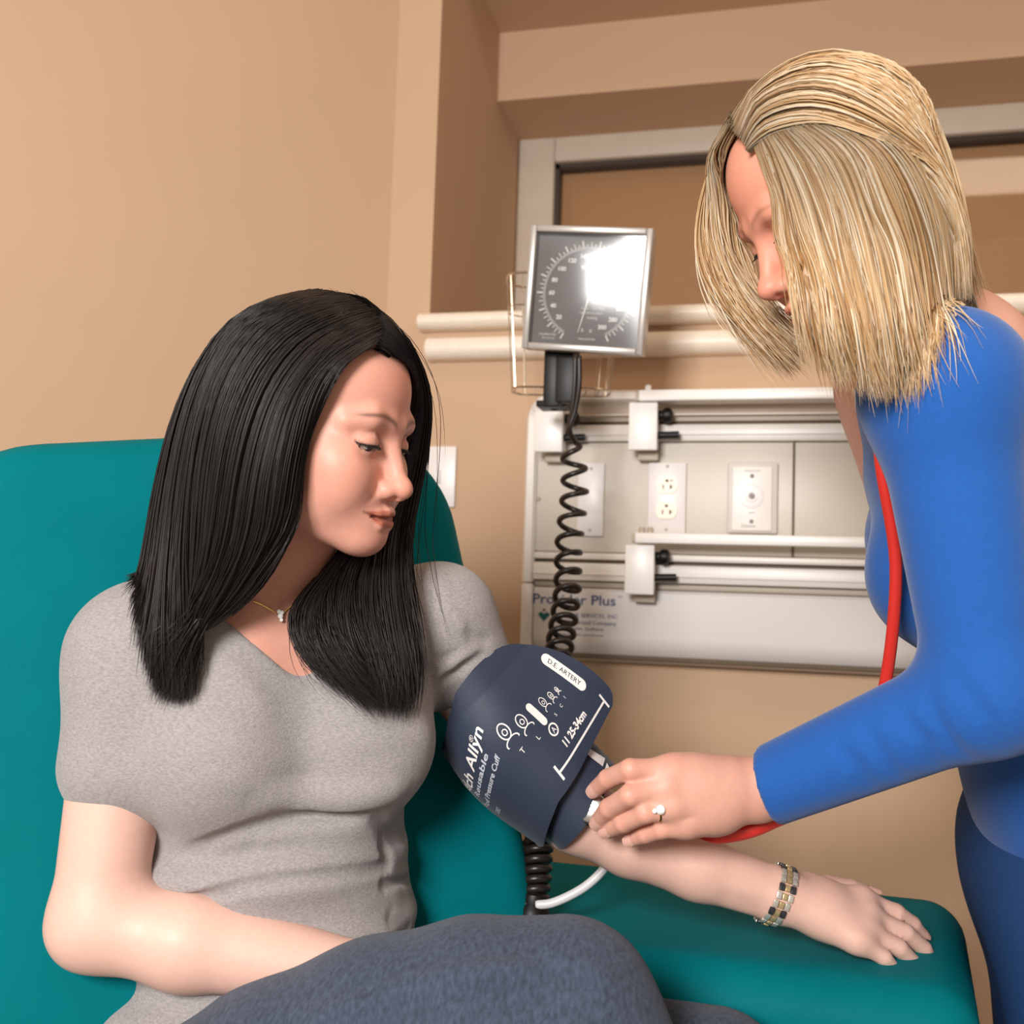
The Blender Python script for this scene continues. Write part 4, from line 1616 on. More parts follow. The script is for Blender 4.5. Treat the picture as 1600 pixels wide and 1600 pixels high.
def hair_sheet(rng, guides, n, fields, off, thick=.014, clump=40, wave=.004, stray=.004, m=30, urange=(0, 1), lenvar=.06, bias=None):
    at = guide_surface(guides, m)
    u0 = rng.uniform(urange[0], urange[1], n)
    # clumps: strands drift towards the middle of their lock near the ends
    nc = clump
    uc = (np.floor(u0 * nc) + .5) / nc
    S = at(u0)
    Sc = at(np.clip(uc + rng.normal(0, .002, n), 0, 1))
    v = np.linspace(0, 1, m)[None, :, None]
    S = S * (1 - .45 * v ** 1.5) + Sc * (.45 * v ** 1.5)
    # lift the curves clear of the skull and even them out, so that the roots lie smoothly
    S = push_out(S, fields[:1], (.0085,))
    for _ in range(4):
        S[:, 1:-1] = S[:, 1:-1] * .5 + (S[:, :-2] + S[:, 2:]) * .25
    # depth of the strand inside the sheet
    t = np.gradient(S, axis=1)
    t /= np.maximum(np.linalg.norm(t, axis=2, keepdims=True), 1e-9)
    eps = .02
    du = at(np.clip(u0 + eps, 0, 1)) - at(np.clip(u0 - eps, 0, 1))
    nn = np.cross(t, du)
    nn /= np.maximum(np.linalg.norm(nn, axis=2, keepdims=True), 1e-9)
    lay = (rng.random(n) - .5)[:, None, None] * thick
    S = S + nn * lay * np.clip(v * 6, .55, 1)
    # lock-wise and single waves
    pc = rng.random((nc + 1, 6))
    ci = np.clip((u0 * nc).astype(int), 0, nc)
    ph = pc[ci] * 6.28
    dirs = du / np.maximum(np.linalg.norm(du, axis=2, keepdims=True), 1e-9)
    S = S + dirs * (wave * np.sin(v * 5 + ph[:, None, 0:1]) * v) + nn * (wave * .8 * np.sin(v * 4.2 + ph[:, None, 1:2]) * v)
    S = S + rng.normal(0, 1, (n, 1, 3)) * stray * v ** 2
    # different lengths
    L_ = np.clip(1 - np.abs(rng.normal(0, lenvar, n)), .35, 1)
    vv = np.linspace(0, 1, m)
    st_ = rng.random(n) * .03
    idx = (st_[:, None] + (L_ - st_)[:, None] * vv[None, :]) * (m - 1)
    i0 = np.minimum(idx.astype(int), m - 2)
    f = (idx - i0)[..., None]
    ar = np.arange(n)[:, None]
    S = S[ar, i0] * (1 - f) + S[ar, i0 + 1] * f
    return push_out(S, fields, off, rng.random(n) * .003)


mat('hair_black', '#1b1513', 0.42, spec=0.4)
rng = np.random.default_rng(7)
g_ = lambda L_: [P(*p_) for p_ in L_]
near_px = [L_ for L_ in (
    [(586, 545, .902), (556, 553, .875), (532, 580, .857), (508, 622, .845), (480, 660, .838), (467, 720, .835), (463, 790, .838), (448, 855, .846), (402, 915, .86), (340, 958, .872), (280, 985, .87)],
    [(594, 522, .902), (545, 536, .868), (495, 575, .843), (463, 625, .833), (442, 690, .827), (430, 750, .825), (424, 810, .83), (402, 872, .843), (352, 930, .858), (292, 975, .862), (240, 1010, .862)],
    [(580, 492, .902), (500, 512, .864), (438, 560, .838), (402, 630, .829), (382, 700, .826), (370, 765, .828), (362, 830, .833), (342, 895, .845), (305, 960, .855), (268, 1025, .858), (248, 1090, .862)],
    [(545, 468, .910), (455, 484, .880), (385, 535, .858), (345, 620, .850), (328, 700, .850), (320, 770, .851), (316, 840, .853), (311, 910, .858), (302, 985, .862), (298, 1050, .864), (303, 1105, .868)],
    [(510, 458, .930), (415, 474, .908), (340, 535, .893), (300, 630, .888), (280, 720, .888), (270, 800, .888), (263, 870, .884), (258, 930, .872), (252, 990, .864), (250, 1040, .862), (252, 1080, .862)],
    [(485, 457, .950), (395, 482, .945), (322, 560, .942), (280, 655, .938), (260, 740, .936), (248, 800, .935), (243, 840, .935), (238, 870, .935), (232, 900, .935), (228, 920, .935), (225, 940, .935)],
    [(480, 465, .975), (415, 505, .995), (350, 590, 1.0), (315, 680, 1.0), (300, 740, .997), (292, 790, .993), (288, 830, .99), (284, 860, .99), (280, 880, .99), (277, 900, .99), (275, 920, .99)])]
far_px = [L_ for L_ in (
    [(505, 456, .955), (570, 474, .995), (618, 530, 1.02), (640, 600, 1.03), (640, 680, 1.03), (630, 760, 1.02), (618, 835, 1.0), (622, 890, .985), (615, 930, .98), (612, 960, .975), (610, 990, .97)],
    [(555, 464, .93), (616, 498, .960), (652, 548, .985), (667, 610, .998), (660, 680, 1.0), (645, 755, .995), (628, 830, .98), (620, 905, .955), (632, 980, .935), (642, 1050, .925), (630, 1112, .92)],
    [(572, 474, .92), (618, 510, .95), (647, 562, .978), (655, 628, .992), (647, 705, .995), (626, 785, .985), (602, 850, .965), (600, 925, .94), (612, 1000, .922), (626, 1060, .915), (618, 1114, .91)],
    [(582, 488, .915), (625, 528, .94), (644, 582, .968), (648, 645, .985), (632, 725, .99), (604, 800, .982), (575, 865, .958), (558, 935, .93), (574, 1005, .912), (600, 1062, .906), (606, 1110, .902)],
    [(586, 506, .91), (618, 538, .92), (645, 592, .955), (648, 660, .98), (626, 740, .985), (588, 815, .975), (545, 875, .95), (520, 938, .92), (530, 1000, .902), (562, 1058, .897), (600, 1108, .895)],
    [(586, 525, .906), (612, 548, .90), (641, 598, .945), (643, 670, .978), (614, 750, .98), (570, 822, .968), (520, 878, .942), (488, 935, .912), (490, 995, .895), (525, 1055, .89), (585, 1104, .89)],
    [(584, 543, .902), (606, 556, .90), (638, 602, .940), (640, 680, .970), (602, 765, .98), (552, 835, .965), (502, 885, .935), (468, 938, .905), (462, 990, .89), (490, 1045, .885), (560, 1092, .885)])]
def drape(L_, fld, idx, off):
    """moves the listed guide points onto the surface seen at their pixel"""
    out = []
    for i, p_ in enumerate(L_):
        if i in idx:
            d = hit(fld, p_[0], p_[1])
            if d is not None:
                p_ = (p_[0], p_[1], d - off)
        out.append(P(*p_))
    return out


near = [drape(L_, SK, range(0, 7) if i == 0 else range(0, 2), .006 + .006 * (i > 0)) for i, L_ in enumerate(near_px)]
far = [drape(L_, SK, range(0, (1, 1, 1, 2, 2, 2, 2)[i]), .006) for i, L_ in enumerate(far_px)]
for g2 in far[:3]:                                   # keep the roots of the far side close to the skull
    for i in (1, 2):
        q_ = project(SK, np.array(g2[i])[None], .018)[0]
        g2[i] = g2[i] + (q_ - g2[i]) * (.8 if i == 1 else .5)
FL, OF = (SK, sh), (.003, .003)
parts_ = []
for lay, n_, th_, rr_ in ((0, 4200, .014, .00066), (1, 2000, .006, .00045)):
    parts_.append((hair_sheet(rng, near, n_, FL, OF, th_, 60, .003, .003 if lay == 0 else .005, 26), rr_))
    parts_.append((hair_sheet(rng, far, int(n_ * .75), FL, OF, th_ * .9, 22, .008, .004 if lay == 0 else .008, 26, lenvar=.10), rr_))
# flyaway hairs at the far temple
parts_.append((hair_sheet(rng, far[:2], 60, FL, OF, .03, 8, .008, .03, 30, lenvar=.35), .0003))
vf = [strands_vf(S_, np.full(len(S_), r_) * rng.uniform(.7, 1.25, len(S_))) for S_, r_ in parts_]
# under-layer that closes the mass
def under(guides, inset, core, nu=40, m_=30, fields=FL, off=(.002, .002), deps=(.9, 1.7)):
    at = guide_surface(guides, m_)
    S = at(np.linspace(0, 1, nu))
    S = push_out(S, fields, off)
    t = np.gradient(S, axis=1); d = np.gradient(S, axis=0)
    nn = np.cross(t, d); nn /= np.maximum(np.linalg.norm(nn, axis=2, keepdims=True), 1e-9)
    sg = np.sign(np.sum(nn * (S - core), axis=2, keepdims=True))
    out = []
    for dep_ in deps:
        out.append((S - nn * sg * inset * dep_).reshape(-1, 3))
    V = np.concatenate(out)
    a = (np.arange(nu - 1)[:, None] * m_ + np.arange(m_ - 1)[None, :]).reshape(-1)
    F = np.stack([a, a + m_, a + m_ + 1, a + 1], 1)
    return V, np.concatenate([F, F[:, ::-1] + nu * m_])


vf += [under([g[:-2] for g in near], .006, PH.o), under([g[:-2] for g in far], .005, PH.o, deps=(-.4, .4))]
V, F = join_vf(*vf)
mesh_obj('hair', V, F, 'hair_black', PAT, 180)
# ------------------------------------------------------------------ teal recliner
mat('teal_vinyl', '#036b72', 0.55, spec=0.03, noise=0.05, nscale=14, bump=0.12, bscale=500)
mat('teal_welt', '#10575a', 0.45)


def rbox(s, c, half, r, R, k=0.0, op='u'):
    c = np.asarray(c, float); half = np.asarray(half, float); R = np.asarray(R, float)

    def fn(X, Y, Z):
        x, y, z = X - c[0], Y - c[1], Z - c[2]
        o2, ins = 0, -1e3
        for i in range(3):
            q_ = np.abs(x * R[0, i] + y * R[1, i] + z * R[2, i]) - (half[i] - r)
            o2 = o2 + np.maximum(q_, 0) ** 2
            ins = np.maximum(ins, q_)
        return np.sqrt(o2) + np.minimum(ins, 0) - r
    e = np.abs(R) @ half
    return s.apply(fn, c - e, c + e, k, op)


def pad(name, parent, c, half, r, R, h=0.006, puff=0.0):
    e = np.abs(R) @ np.asarray(half)
    s = SDF(c - e - .03, c + e + .03, h)
    rbox(s, c, half, r, R)
    if puff:
        s.bump(c + R[:, 1] * half[1], (half[0] * 1.1, half[1] * 2.5, half[2] * 1.1), puff, R)
    V, F = s.mesh(2)
    return mesh_obj(name, V, F, 'teal_vinyl', parent, 180)


RC = thing('recliner', np.array([*P(430, 1500, 1.02)[:2], 0.0]), 'teal vinyl recliner with a tall rounded backrest and a broad padded armrest', 'chair')
cy = math.radians(28)
bt, bb = P(664, 700, 1.27), P(800, 1340, 1.16)
bz = nrm(bt - bb)
bx = cl(math.cos(cy), 0, math.sin(cy)); bx = nrm(bx - bz * (bx @ bz))
by = np.cross(bz, bx)
by = by if by @ cl(0, 0, -1) > 0 else -by
RB = np.stack([bx, by, bz], 1)
hw_, ht_, hz2 = 0.285, 0.062, np.linalg.norm(bt - bb) / 2 + 0.05
bc = (bt + bb) / 2 - bx * (hw_ - 0.004) - bz * 0.03
sB = SDF(bc - (np.abs(RB) @ np.array([hw_, ht_ + .03, hz2])) - .03, bc + (np.abs(RB) @ np.array([hw_, ht_ + .03, hz2])) + .03, .006)
def slab(X, Y, Z):
    x, y, z = X - bc[0], Y - bc[1], Z - bc[2]
    u = x * RB[0, 0] + y * RB[1, 0] + z * RB[2, 0]
    v = x * RB[0, 1] + y * RB[1, 1] + z * RB[2, 1]
    w_ = x * RB[0, 2] + y * RB[1, 2] + z * RB[2, 2]
    rc = 0.13                                                    # rounded upper corners of the outline
    qx = np.abs(u) - (hw_ - rc); qz = np.maximum(w_, 0) - (hz2 - rc)
    d2 = np.sqrt(np.maximum(qx, 0) ** 2 + np.maximum(qz, 0) ** 2) + np.minimum(np.maximum(qx, qz), 0) - rc
    re = 0.045
    qy = np.abs(v) - (ht_ - re)
    a = d2 + re
    return np.sqrt(np.maximum(a, 0) ** 2 + np.maximum(qy, 0) ** 2) + np.minimum(np.maximum(a, qy), 0) - re
sB.apply(slab, bc - .6, bc + .6)
V, F = sB.mesh(2)
mesh_obj('backrest', V, F, 'teal_vinyl', RC, 180)
# seam cord around the backrest face
ol = []
for k in range(41):
    th = math.pi / 2 * k / 40
    ol.append((hw_ - .13 + .13 * math.cos(th), hz2 - .13 + .13 * math.sin(th)))
ol = [(hw_, -hz2 + .05)] + ol + [(-x, z) for x, z in ol[::-1]] + [(-hw_, -hz2 + .05)]
m = MB(); m.tube([bc + bx * (x * .985) + bz * (z - .004) - by * (.006) for x, z in ol], .0035, 6); m.build('welt', 'teal_welt', RC, 180)

# armrest under her left arm
aA, aB = P(735, 1462, 1.26), P(1440, 1556, 1.075)
az = np.array([0, 0, 1.0])
ax_ = aB - aA; ax_[2] *= 1.0
axn = nrm(ax_); ay = nrm(np.cross(az, axn)); azn = np.cross(axn, ay)
RA = np.stack([axn, ay, azn], 1)
ac = (aA + aB) / 2
pad('armrest', RC, ac, (np.linalg.norm(aB - aA) / 2 + .05, .180, .062), .045, RA, .006)
pz = ac - azn * .17
MBp = pad('side_panel', RC, pz, (np.linalg.norm(aB - aA) / 2 + .03, .165, .125), .03, RA, .008)
nearside = -ay if (-ay) @ cl(0, 0, -1) > 0 else ay
m = MB(); m.tube([ac + axn * t_ + nearside * .171 - azn * .052 for t_ in np.linspace(-.5, .5, 12)], .0035, 6); m.build('welt', 'teal_welt', RC, 180)
# seat cushion and base
sc_ = P(640, 1760, 1.0)
sy = math.radians(45)
RS = np.stack([cl(math.cos(sy), 0, math.sin(sy)), cl(math.sin(sy), 0, -math.cos(sy)), np.array([0, 0, 1.0])], 1)
RS[:, 0] = nrm([RS[0, 0], RS[1, 0], 0]); RS[:, 1] = np.cross([0, 0, 1.0], RS[:, 0]) * (1 if np.cross([0, 0, 1.0], RS[:, 0]) @ cl(0, 0, -1) > 0 else -1)
pad('seat', RC, np.array([sc_[0], sc_[1], .40]), (.27, .30, .07), .05, RS, .008)
MB().box((sc_[0], sc_[1], .19), (.46, .46, .28), .02, RS).build('base', 'black_plastic', RC)
for dx, dy in ((-.2, -.2), (.2, -.2), (-.2, .2), (.2, .2)):
    p_ = np.array([sc_[0], sc_[1], 0]) + RS[:, 0] * dx + RS[:, 1] * dy
    MB().lathe(p_, (0, 0, 1), [(.022, 0), (.024, .01), (.018, .05), (.016, .06)], 16).build('foot', 'black_plastic', RC)
# ------------------------------------------------------------------ blood pressure cuff
mat('cuff_navy', '#2d3547', 0.55, spec=0.35, noise=0.06, nscale=25, bump=0.2, bscale=900, sheen=0.1)
mat('cuff_print', '#ece6e2', 0.6)
mat('cuff_print_grey', '#b9bcc6', 0.6)
mat('cuff_edge', '#20283a', 0.6)
CD = 1.035
PX = CD / FPX
U0 = P(742, 1082, CD)
c_a = nrm(P(915, 1262, CD + .005) - U0)
c_e2 = -CF + c_a * (CF @ c_a); c_e2 = nrm(c_e2)
c_e1 = np.cross(c_a, c_e2); c_e1 = c_e1 if c_e1 @ CR > 0 else -c_e1
U0 = U0 - c_e1 * 0.006
CUFF = thing('blood_pressure_cuff', P(830, 1280, CD), 'navy blue blood pressure cuff with white print wrapped round the upper arm', 'cuff')
PHF = math.radians(52)


def c_R(v): return .0535 + .0105 * np.sin(np.pi * np.clip(v / .150, 0, 1)) ** 1.0


def c_surf(s_, v, out=0.0, k=0.0):
    """point on the wrap: s_ metres round the arm (0 faces the camera, + towards the free flap), v metres down the arm"""
    s_ = np.asarray(s_, float); v = np.asarray(v, float)
    sk_ = np.where(s_ > 0, .16 * s_, .50 * s_ * np.exp(-np.maximum(-s_ - .06, 0) * 14))
    vr = v - sk_
    R = c_R(vr) + out
    sf = (math.pi / 2 - PHF) * .060
    ph = math.pi / 2 - np.minimum(s_, sf) / .060
    ext = np.maximum(s_ - sf, 0)
    bend = ext * ext * 1.1
    e1 = R * np.cos(ph) + ext * math.sin(PHF)
    e2 = R * np.sin(ph) - ext * math.cos(PHF) + bend * .55 + out * 0
    e2 = e2 + .0022 * np.sin(vr * 55 + s_ * 30) * np.clip(1 - ext * 8, 0, 1)
    return U0 + c_a * vr[..., None] + c_e1 * e1[..., None] + c_e2 * e2[..., None]


def c_s_of(e1px):
    """arc length whose picture offset from the arm axis is e1px pixels"""
    e = e1px * PX + .006
    sf = (math.pi / 2 - PHF) * .060
    R = .062
    eb = R * math.cos(PHF)
    if e <= eb:
        return (math.pi / 2 - math.acos(max(-1, min(1, e / R)))) * .060
    return sf + (e - eb) / math.sin(PHF)


VA, VB = -15 * PX, 190 * PX
ns, nv = 120, 90
vv = np.linspace(VA, VB, nv)
send = np.array([c_s_of(e) for e in np.interp(vv / PX, [-15, -14.4, -13, -10, -5, 2, 10, 30, 55, 80, 110, 150, 170, 178, 183, 187, 190], [40, 54, 66, 80, 92, 102, 110, 123, 135, 144, 151, 155, 155, 153, 150, 146, 140])])
sg, vg = np.zeros((ns, nv)), np.zeros((ns, nv))
for j in range(nv):
    sg[:, j] = np.linspace(-.195, send[j], ns)
    vg[:, j] = vv[j] - .010 * np.cos(np.clip(sg[:, j] / .09, -1, 1) * math.pi / 2) * (1 - (vv[j] - VA) / (VB - VA)) ** 2
Po = c_surf(sg, vg, .0013); Pi = c_surf(sg, vg, -.0013)
V = np.concatenate([Po.reshape(-1, 3), Pi.reshape(-1, 3)])
F = []
nn_ = ns * nv
for i in range(ns - 1):
    for j in range(nv - 1):
        a = i * nv + j
        F += [[a, a + nv, a + nv + 1, a + 1], [nn_ + a, nn_ + a + 1, nn_ + a + nv + 1, nn_ + a + nv]]
for i in range(ns - 1):
    for j in (0, nv - 1):
        a = i * nv + j
        F.append([a, a + nv, nn_ + a + nv, nn_ + a])
for j in range(nv - 1):
    for i in (0, ns - 1):
        a = i * nv + j
        F.append([a, a + 1, nn_ + a + 1, nn_ + a])
mesh_obj('outer_wrap', V, F, 'cuff_navy', CUFF, 50)
edge = np.vstack([Po[::3, -1], Po[-1, ::-1][1:-1:2]])
# inner layer that shows below the wrap
W0 = U0 + c_e1 * .0075
ni, nj = 64, 24
V, F = [], []
for sgn in (.0012, -.0012):
    for i in range(ni):
        ph = 2 * math.pi * i / ni
        e1n = math.cos(ph)
        vend = (247 - 15 * e1n) * PX
        for j in range(nj):
            v = .01 + (vend - .01) * j / (nj - 1)
            r = .0470 + sgn + .0012 * math.sin(v * 60 + ph * 2) + .0015 * (v / .16) ** 4
            V.append(W0 + c_a * v + c_e1 * (r * math.cos(ph)) + c_e2 * (r * math.sin(ph)))
off = ni * nj
for i in range(ni):
    i2 = (i + 1) % ni
    for j in range(nj - 1):
        a, b = i * nj + j, i2 * nj + j
        F += [[a, b, b + 1, a + 1], [off + a, off + a + 1, off + b + 1, off + b]]
    for j in (0, nj - 1):
        F.append([i * nj + j, i2 * nj + j, off + i2 * nj + j, off + i * nj + j])
mesh_obj('inner_layer', V, F, 'cuff_navy', CUFF, 50)


def c_print(V, F, s0, v0, name='lettering', m='cuff_print', rot=0.0, out=.0017):
    V = np.asarray(V, float)
    c_, s_ = math.cos(rot), math.sin(rot)
    x, y = V[:, 0] * c_ - V[:, 1] * s_, V[:, 0] * s_ + V[:, 1] * c_
    return mesh_obj(name, c_surf(s0 + x, v0 - y, out), F, m, CUFF, 180, smooth=False)


def c_at(px, py):
    """(s, v) of the wrap seen at a pixel"""
    d = np.array([(px - 800), (800 - py)]) * PX
    p_ = CAM + CF * CD + CR * d[0] + CU * d[1]
    r = p_ - U0
    a = r @ c_a; e = (r @ c_e1) / PX - .006 / PX
    s_ = c_s_of(e)
    sk_ = .16 * s_ if s_ > 0 else .50 * s_ * math.exp(-max(-s_ - .06, 0) * 14)
    return s_, a + sk_


def subdiv(V, F, n=2):
    """splits long faces so that print can bend with the cloth"""
    bm = bmesh.new()
    vs = [bm.verts.new(v) for v in V]
    for f in F:
        try:
            bm.faces.new([vs[i] for i in f])
        except ValueError:
            pass
    bmesh.ops.triangulate(bm, faces=bm.faces[:])
    for _ in range(n):
        es = [e for e in bm.edges if e.calc_length() > .006]
        if not es:
            break
        bmesh.ops.subdivide_edges(bm, edges=es, cuts=1)
        bmesh.ops.triangulate(bm, faces=bm.faces[:])
    bm.verts.index_update()
    V2 = [v.co[:] for v in bm.verts]; F2 = [[v.index for v in f.verts] for f in bm.faces]
    bm.free()
    return V2, F2


def c_text(s, px, py, h_, width=None, rot=0.0, bold=0.0, m='cuff_print', align='LEFT', shear=0.0, out=.0017):
    V, F = text_vf(s, h_ / .69, align, 0, bold, shear)
    if width:
        V[:, 0] *= width / (V[:, 0].max() - V[:, 0].min())
    V, F = subdiv(V, F)
    s0, v0 = c_at(px, py)
    return c_print(V, F, s0, v0, 'lettering', m, rot, out)


def pill(L_, w_, n=16):
    pts = []
    for k in range(n + 1):
        th = -math.pi / 2 + math.pi * k / n
        pts.append((L_ / 2 - w_ / 2 + w_ / 2 * math.cos(th), w_ / 2 * math.sin(th)))
    for k in range(n + 1):
        th = math.pi / 2 + math.pi * k / n
        pts.append((-L_ / 2 + w_ / 2 + w_ / 2 * math.cos(th), w_ / 2 * math.sin(th)))
    return [(x, y, 0) for x, y in pts]


def ring(rx, ry, w_, n=24):
    V, F = [], []
    for k in range(n):
        th = 2 * math.pi * k / n
        V += [(rx * math.cos(th), ry * math.sin(th), 0), ((rx - w_) * math.cos(th), (ry - w_) * math.sin(th), 0)]
    for k in range(n):
        a, b = 2 * k, 2 * ((k + 1) % n)
        F.append([a, b, b + 1, a + 1])
    return np.array(V), F


# white oval with its small word, running down the arm
s0, v0 = c_at(879, 1047)
Vp, Fp = subdiv(pill(.055, .0120), [list(range(34))], 3)
c_print(Vp, Fp, s0, v0, 'oval_patch', 'cuff_print', math.radians(-82))
Vt, Ft = text_vf('D.E. ARTERY', .0050 / .69, 'CENTER'); Vt[:, 1] -= .0025; Vt[:, 0] *= .040 / (Vt[:, 0].max() - Vt[:, 0].min())
Vt, Ft = subdiv(Vt, Ft)
c_print(Vt, Ft, s0, v0, 'lettering', 'cuff_navy', math.radians(-82), .0021)
# row of figures from large to small
for i, (px, py, k_) in enumerate(((796, 1131, 1.0), (820, 1117, .86), (836, 1104, .80), (850, 1093, .62), (861, 1084, .48), (869, 1075, .34))):
    s0, v0 = c_at(px, py)
    hh_ = .0098 * k_
    if i == 2:
        Vq, Fq = subdiv(pill(.027, .0078), [list(range(34))], 2)
        c_print(Vq, Fq, s0, v0 - .002, 'figure_print', 'cuff_print', math.radians(90))
        Vq, Fq = ring(.0062, .0062, .0016)
        c_print(Vq, Fq, s0 + .001, v0 + .020, 'figure_print', 'cuff_print')
        V_, F_ = text_vf('A', .008, 'CENTER'); V_[:, 1] -= .003
        c_print(V_, F_, s0 + .001, v0 + .020)
        continue
    w_ = .0013 * max(k_, .6)
    Vq, Fq = ring(hh_ * .62, hh_ * .9, w_)
    Vq[:, 1] += hh_ * .95
    V2, F2 = ring(hh_ * .85, hh_ * .55, w_, 20)
    V2[:, 1] = np.maximum(V2[:, 1], -hh_ * .15) - hh_ * .35
    V3, F3 = ring(hh_ * .30, hh_ * .35, w_ * .8, 12)
    V3[:, 1] += hh_ * .85
    Vm = np.concatenate([Vq, V2, V3]); Fm = Fq + [[a + len(Vq) for a in f] for f in F2] + [[a + len(Vq) + len(V2) for a in f] for f in F3]
    c_print(Vm, Fm, s0, v0, 'figure_print', 'cuff_print')
    V_, F_ = text_vf('TLASCI'[i], .0078 * max(k_, .6), 'CENTER')
    c_print(V_, F_, s0, v0 + hh_ * 1.5 + .004)
# range bar with end ticks and size
sA, vA_ = c_at(941, 1094); sB_, vB_ = c_at(867, 1184)
Lb = math.hypot(sA - sB_, vA_ - vB_); an_ = math.atan2(-(vA_ - vB_), sA - sB_)
Vb, Fb = [], []
def bar(x0, y0, x1, y1):
    n_ = 14 if x1 - x0 > .01 else 1
    b = len(Vb)
    for k in range(n_ + 1):
        x = x0 + (x1 - x0) * k / n_
        Vb.extend([(x, y0, 0), (x, y1, 0)])
    for k in range(n_):
        Fb.append([b + 2 * k, b + 2 * k + 2, b + 2 * k + 3, b + 2 * k + 1])
bar(0, -.0011, Lb, .0011); bar(-.001, -.008, .0014, .008); bar(Lb - .0014, -.008, Lb + .001, .008)
c_print(Vb, Fb, sB_, vB_, 'range_bar', 'cuff_print', an_)
c_text('11 25-34cm', 877, 1152, .0072, .042, an_, .0004)
# maker's lettering at the lower left
c_text('Welch Allyn', 722, 1243, .0125, .092, math.radians(10), .0003)
c_text('®', 739, 1140, .005, None, math.radians(10), 0)
c_text('Reusable', 752, 1228, .0062, .048, math.radians(8), .0002, 'cuff_print_grey')
c_text('Blood Pressure Cuff', 764, 1247, .0060, .062, math.radians(8), .0002, 'cuff_print_grey')
c_text('REF 5082', 776, 1262, .0055, .022, 0, .0, 'cuff_print_grey')
# index mark on the inner layer
def inner_pt(px, py, lift=.0016):
    r = P(px, py, CD) - W0
    a = r @ c_a; e = r @ c_e1
    R_ = .0480 + .0012 + lift
    e = max(-R_ * .98, min(R_ * .98, e))
    return W0 + c_a * a + c_e1 * e + c_e2 * math.sqrt(R_ * R_ - e * e)
bp = [(910, 1165), (916, 1160), (944, 1181), (938, 1188)]
V = []
for k in range(7):
    t_ = k / 6
    V += [inner_pt(bp[0][0] + (bp[3][0] - bp[0][0]) * t_, bp[0][1] + (bp[3][1] - bp[0][1]) * t_), inner_pt(bp[1][0] + (bp[2][0] - bp[1][0]) * t_, bp[1][1] + (bp[2][1] - bp[1][1]) * t_)]
mesh_obj('index_mark', V, [[2 * k, 2 * k + 2, 2 * k + 3, 2 * k + 1] for k in range(6)], 'cuff_print', CUFF, smooth=False)
mesh_obj('index_arrow', [inner_pt(940, 1194), inner_pt(946, 1186), inner_pt(951, 1196)], [[0, 1, 2]], 'cuff_print', CUFF, smooth=False)
# ------------------------------------------------------------------ the nurse bending in from the right
mat('shirt_blue', '#2059a6', 0.85, spec=0.2, noise=0.05, nscale=200, bump=0.25, bscale=700, sheen=0.2)
mat('trouser_blue', '#20406e', 0.85, spec=0.2, noise=0.06, nscale=200, bump=0.2, bscale=700)
mat('hair_blonde', '#c9a374', 0.42, spec=0.5, attr='Col')
mat('ring_gold', '#d9b56a', 0.2, metal=1.0)
mat('stone', '#f4f2ee', 0.08, spec=0.9, coat=0.6)
mat('red_rubber', '#d8342c', 0.35)
NSK = '#d7a28f'
ny, npt = math.radians(85), math.radians(31)
nf = cl(-math.cos(npt) * math.sin(ny), -math.sin(npt), -math.cos(npt) * math.cos(ny))
NH = Frame(P(1307, 300, .90), nf, cl(-.2, 1, .0), 0.94, .92)
tip = NH(0, .1125, -.040)
NH.o = NH.o + (P(1186, 462, (tip - CAM) @ CF) - tip)
NS_L, NS_R = P(1475, 610, .885), P(1455, 590, 1.22)
NNB = P(1432, 560, 1.05)
NEL, NWR = P(1545, 1085, .86), P(1183, 1236, .968)
NPL = P(1690, 1230, 1.10)
lo = np.minimum(NH.o - .15, NNB - .08); hi = np.maximum(NH.o + .15, NNB + .08)
ns_ = SDF(lo, hi, .0021)
head_sdf(ns_, NH, {'smile': .002})
ns_.cone(NH(0, -.022, -.055), NNB, .052, .058, .022)
Vh, Fh = ns_.mesh(1)
Ch = skin_colour(Vh, NH, '#d8957d', '#b0604f', '#d07660', ('#6b4a30', .5), .002)
Lh = NH.inv(Vh)
ax_ = np.abs(Lh[:, 0])
line = np.where(Lh[:, 2] > .02, .052 - .9 * np.clip(Lh[:, 2] - .058, 0, 1) - .35 * np.clip(ax_ - .03, 0, 1), .0)
scalp = sstep(-.005, .005, line - Lh[:, 1]) * sstep(.018, .032, Lh[:, 2])
scalp = np.maximum(scalp, sstep(-.004, .004, .005 - Lh[:, 1]) * sstep(-.06, -.03, Lh[:, 2]))
Ch = Ch * (1 - scalp[:, None]) + scalp[:, None] * np.array(srgb('#8a6842')[:3])
# her left hand: index, middle, ring, little finger and thumb, knuckle to tip
D = lambda x, y, d: P(x, y, d)
NJ = [
    [D(1052, 1203, .955), D(985, 1202, .945), D(950, 1217, .968), D(931, 1233, .985)],
    [D(1043, 1229, .948), D(984, 1243, .938), D(952, 1263, .958), D(936, 1282, .975)],
    [D(1052, 1259, .945), D(1008, 1270, .938), D(974, 1286, .955), D(951, 1297, .972)],
    [D(1074, 1286, .950), D(1033, 1296, .945), D(1008, 1304, .956), D(987, 1312, .968)],
    [D(1128, 1212, .985), D(1070, 1222, 1.005), D(1020, 1235, 1.005), D(985, 1245, .995)]]
sn = SDF(np.minimum.reduce([D(920, 1320, .93), D(1260, 1180, .93)]) - .05, np.maximum.reduce([D(920, 1180, 1.0), D(1260, 1300, 1.02)]) + .05, .0015)
hand_sdf(sn, NJ, NWR, None, [(D(1105, 1240, .962), .026), (D(1140, 1225, .966), .024), (D(1120, 1265, .964), .022), (D(1085, 1215, .962), .020)], .0098)
fwd_ = NEL - NWR
sn.cone(NWR, NWR + fwd_ * .4, .0275, .031, .012, flat=nrm(cl(0, .3, -1)), fl=.86)
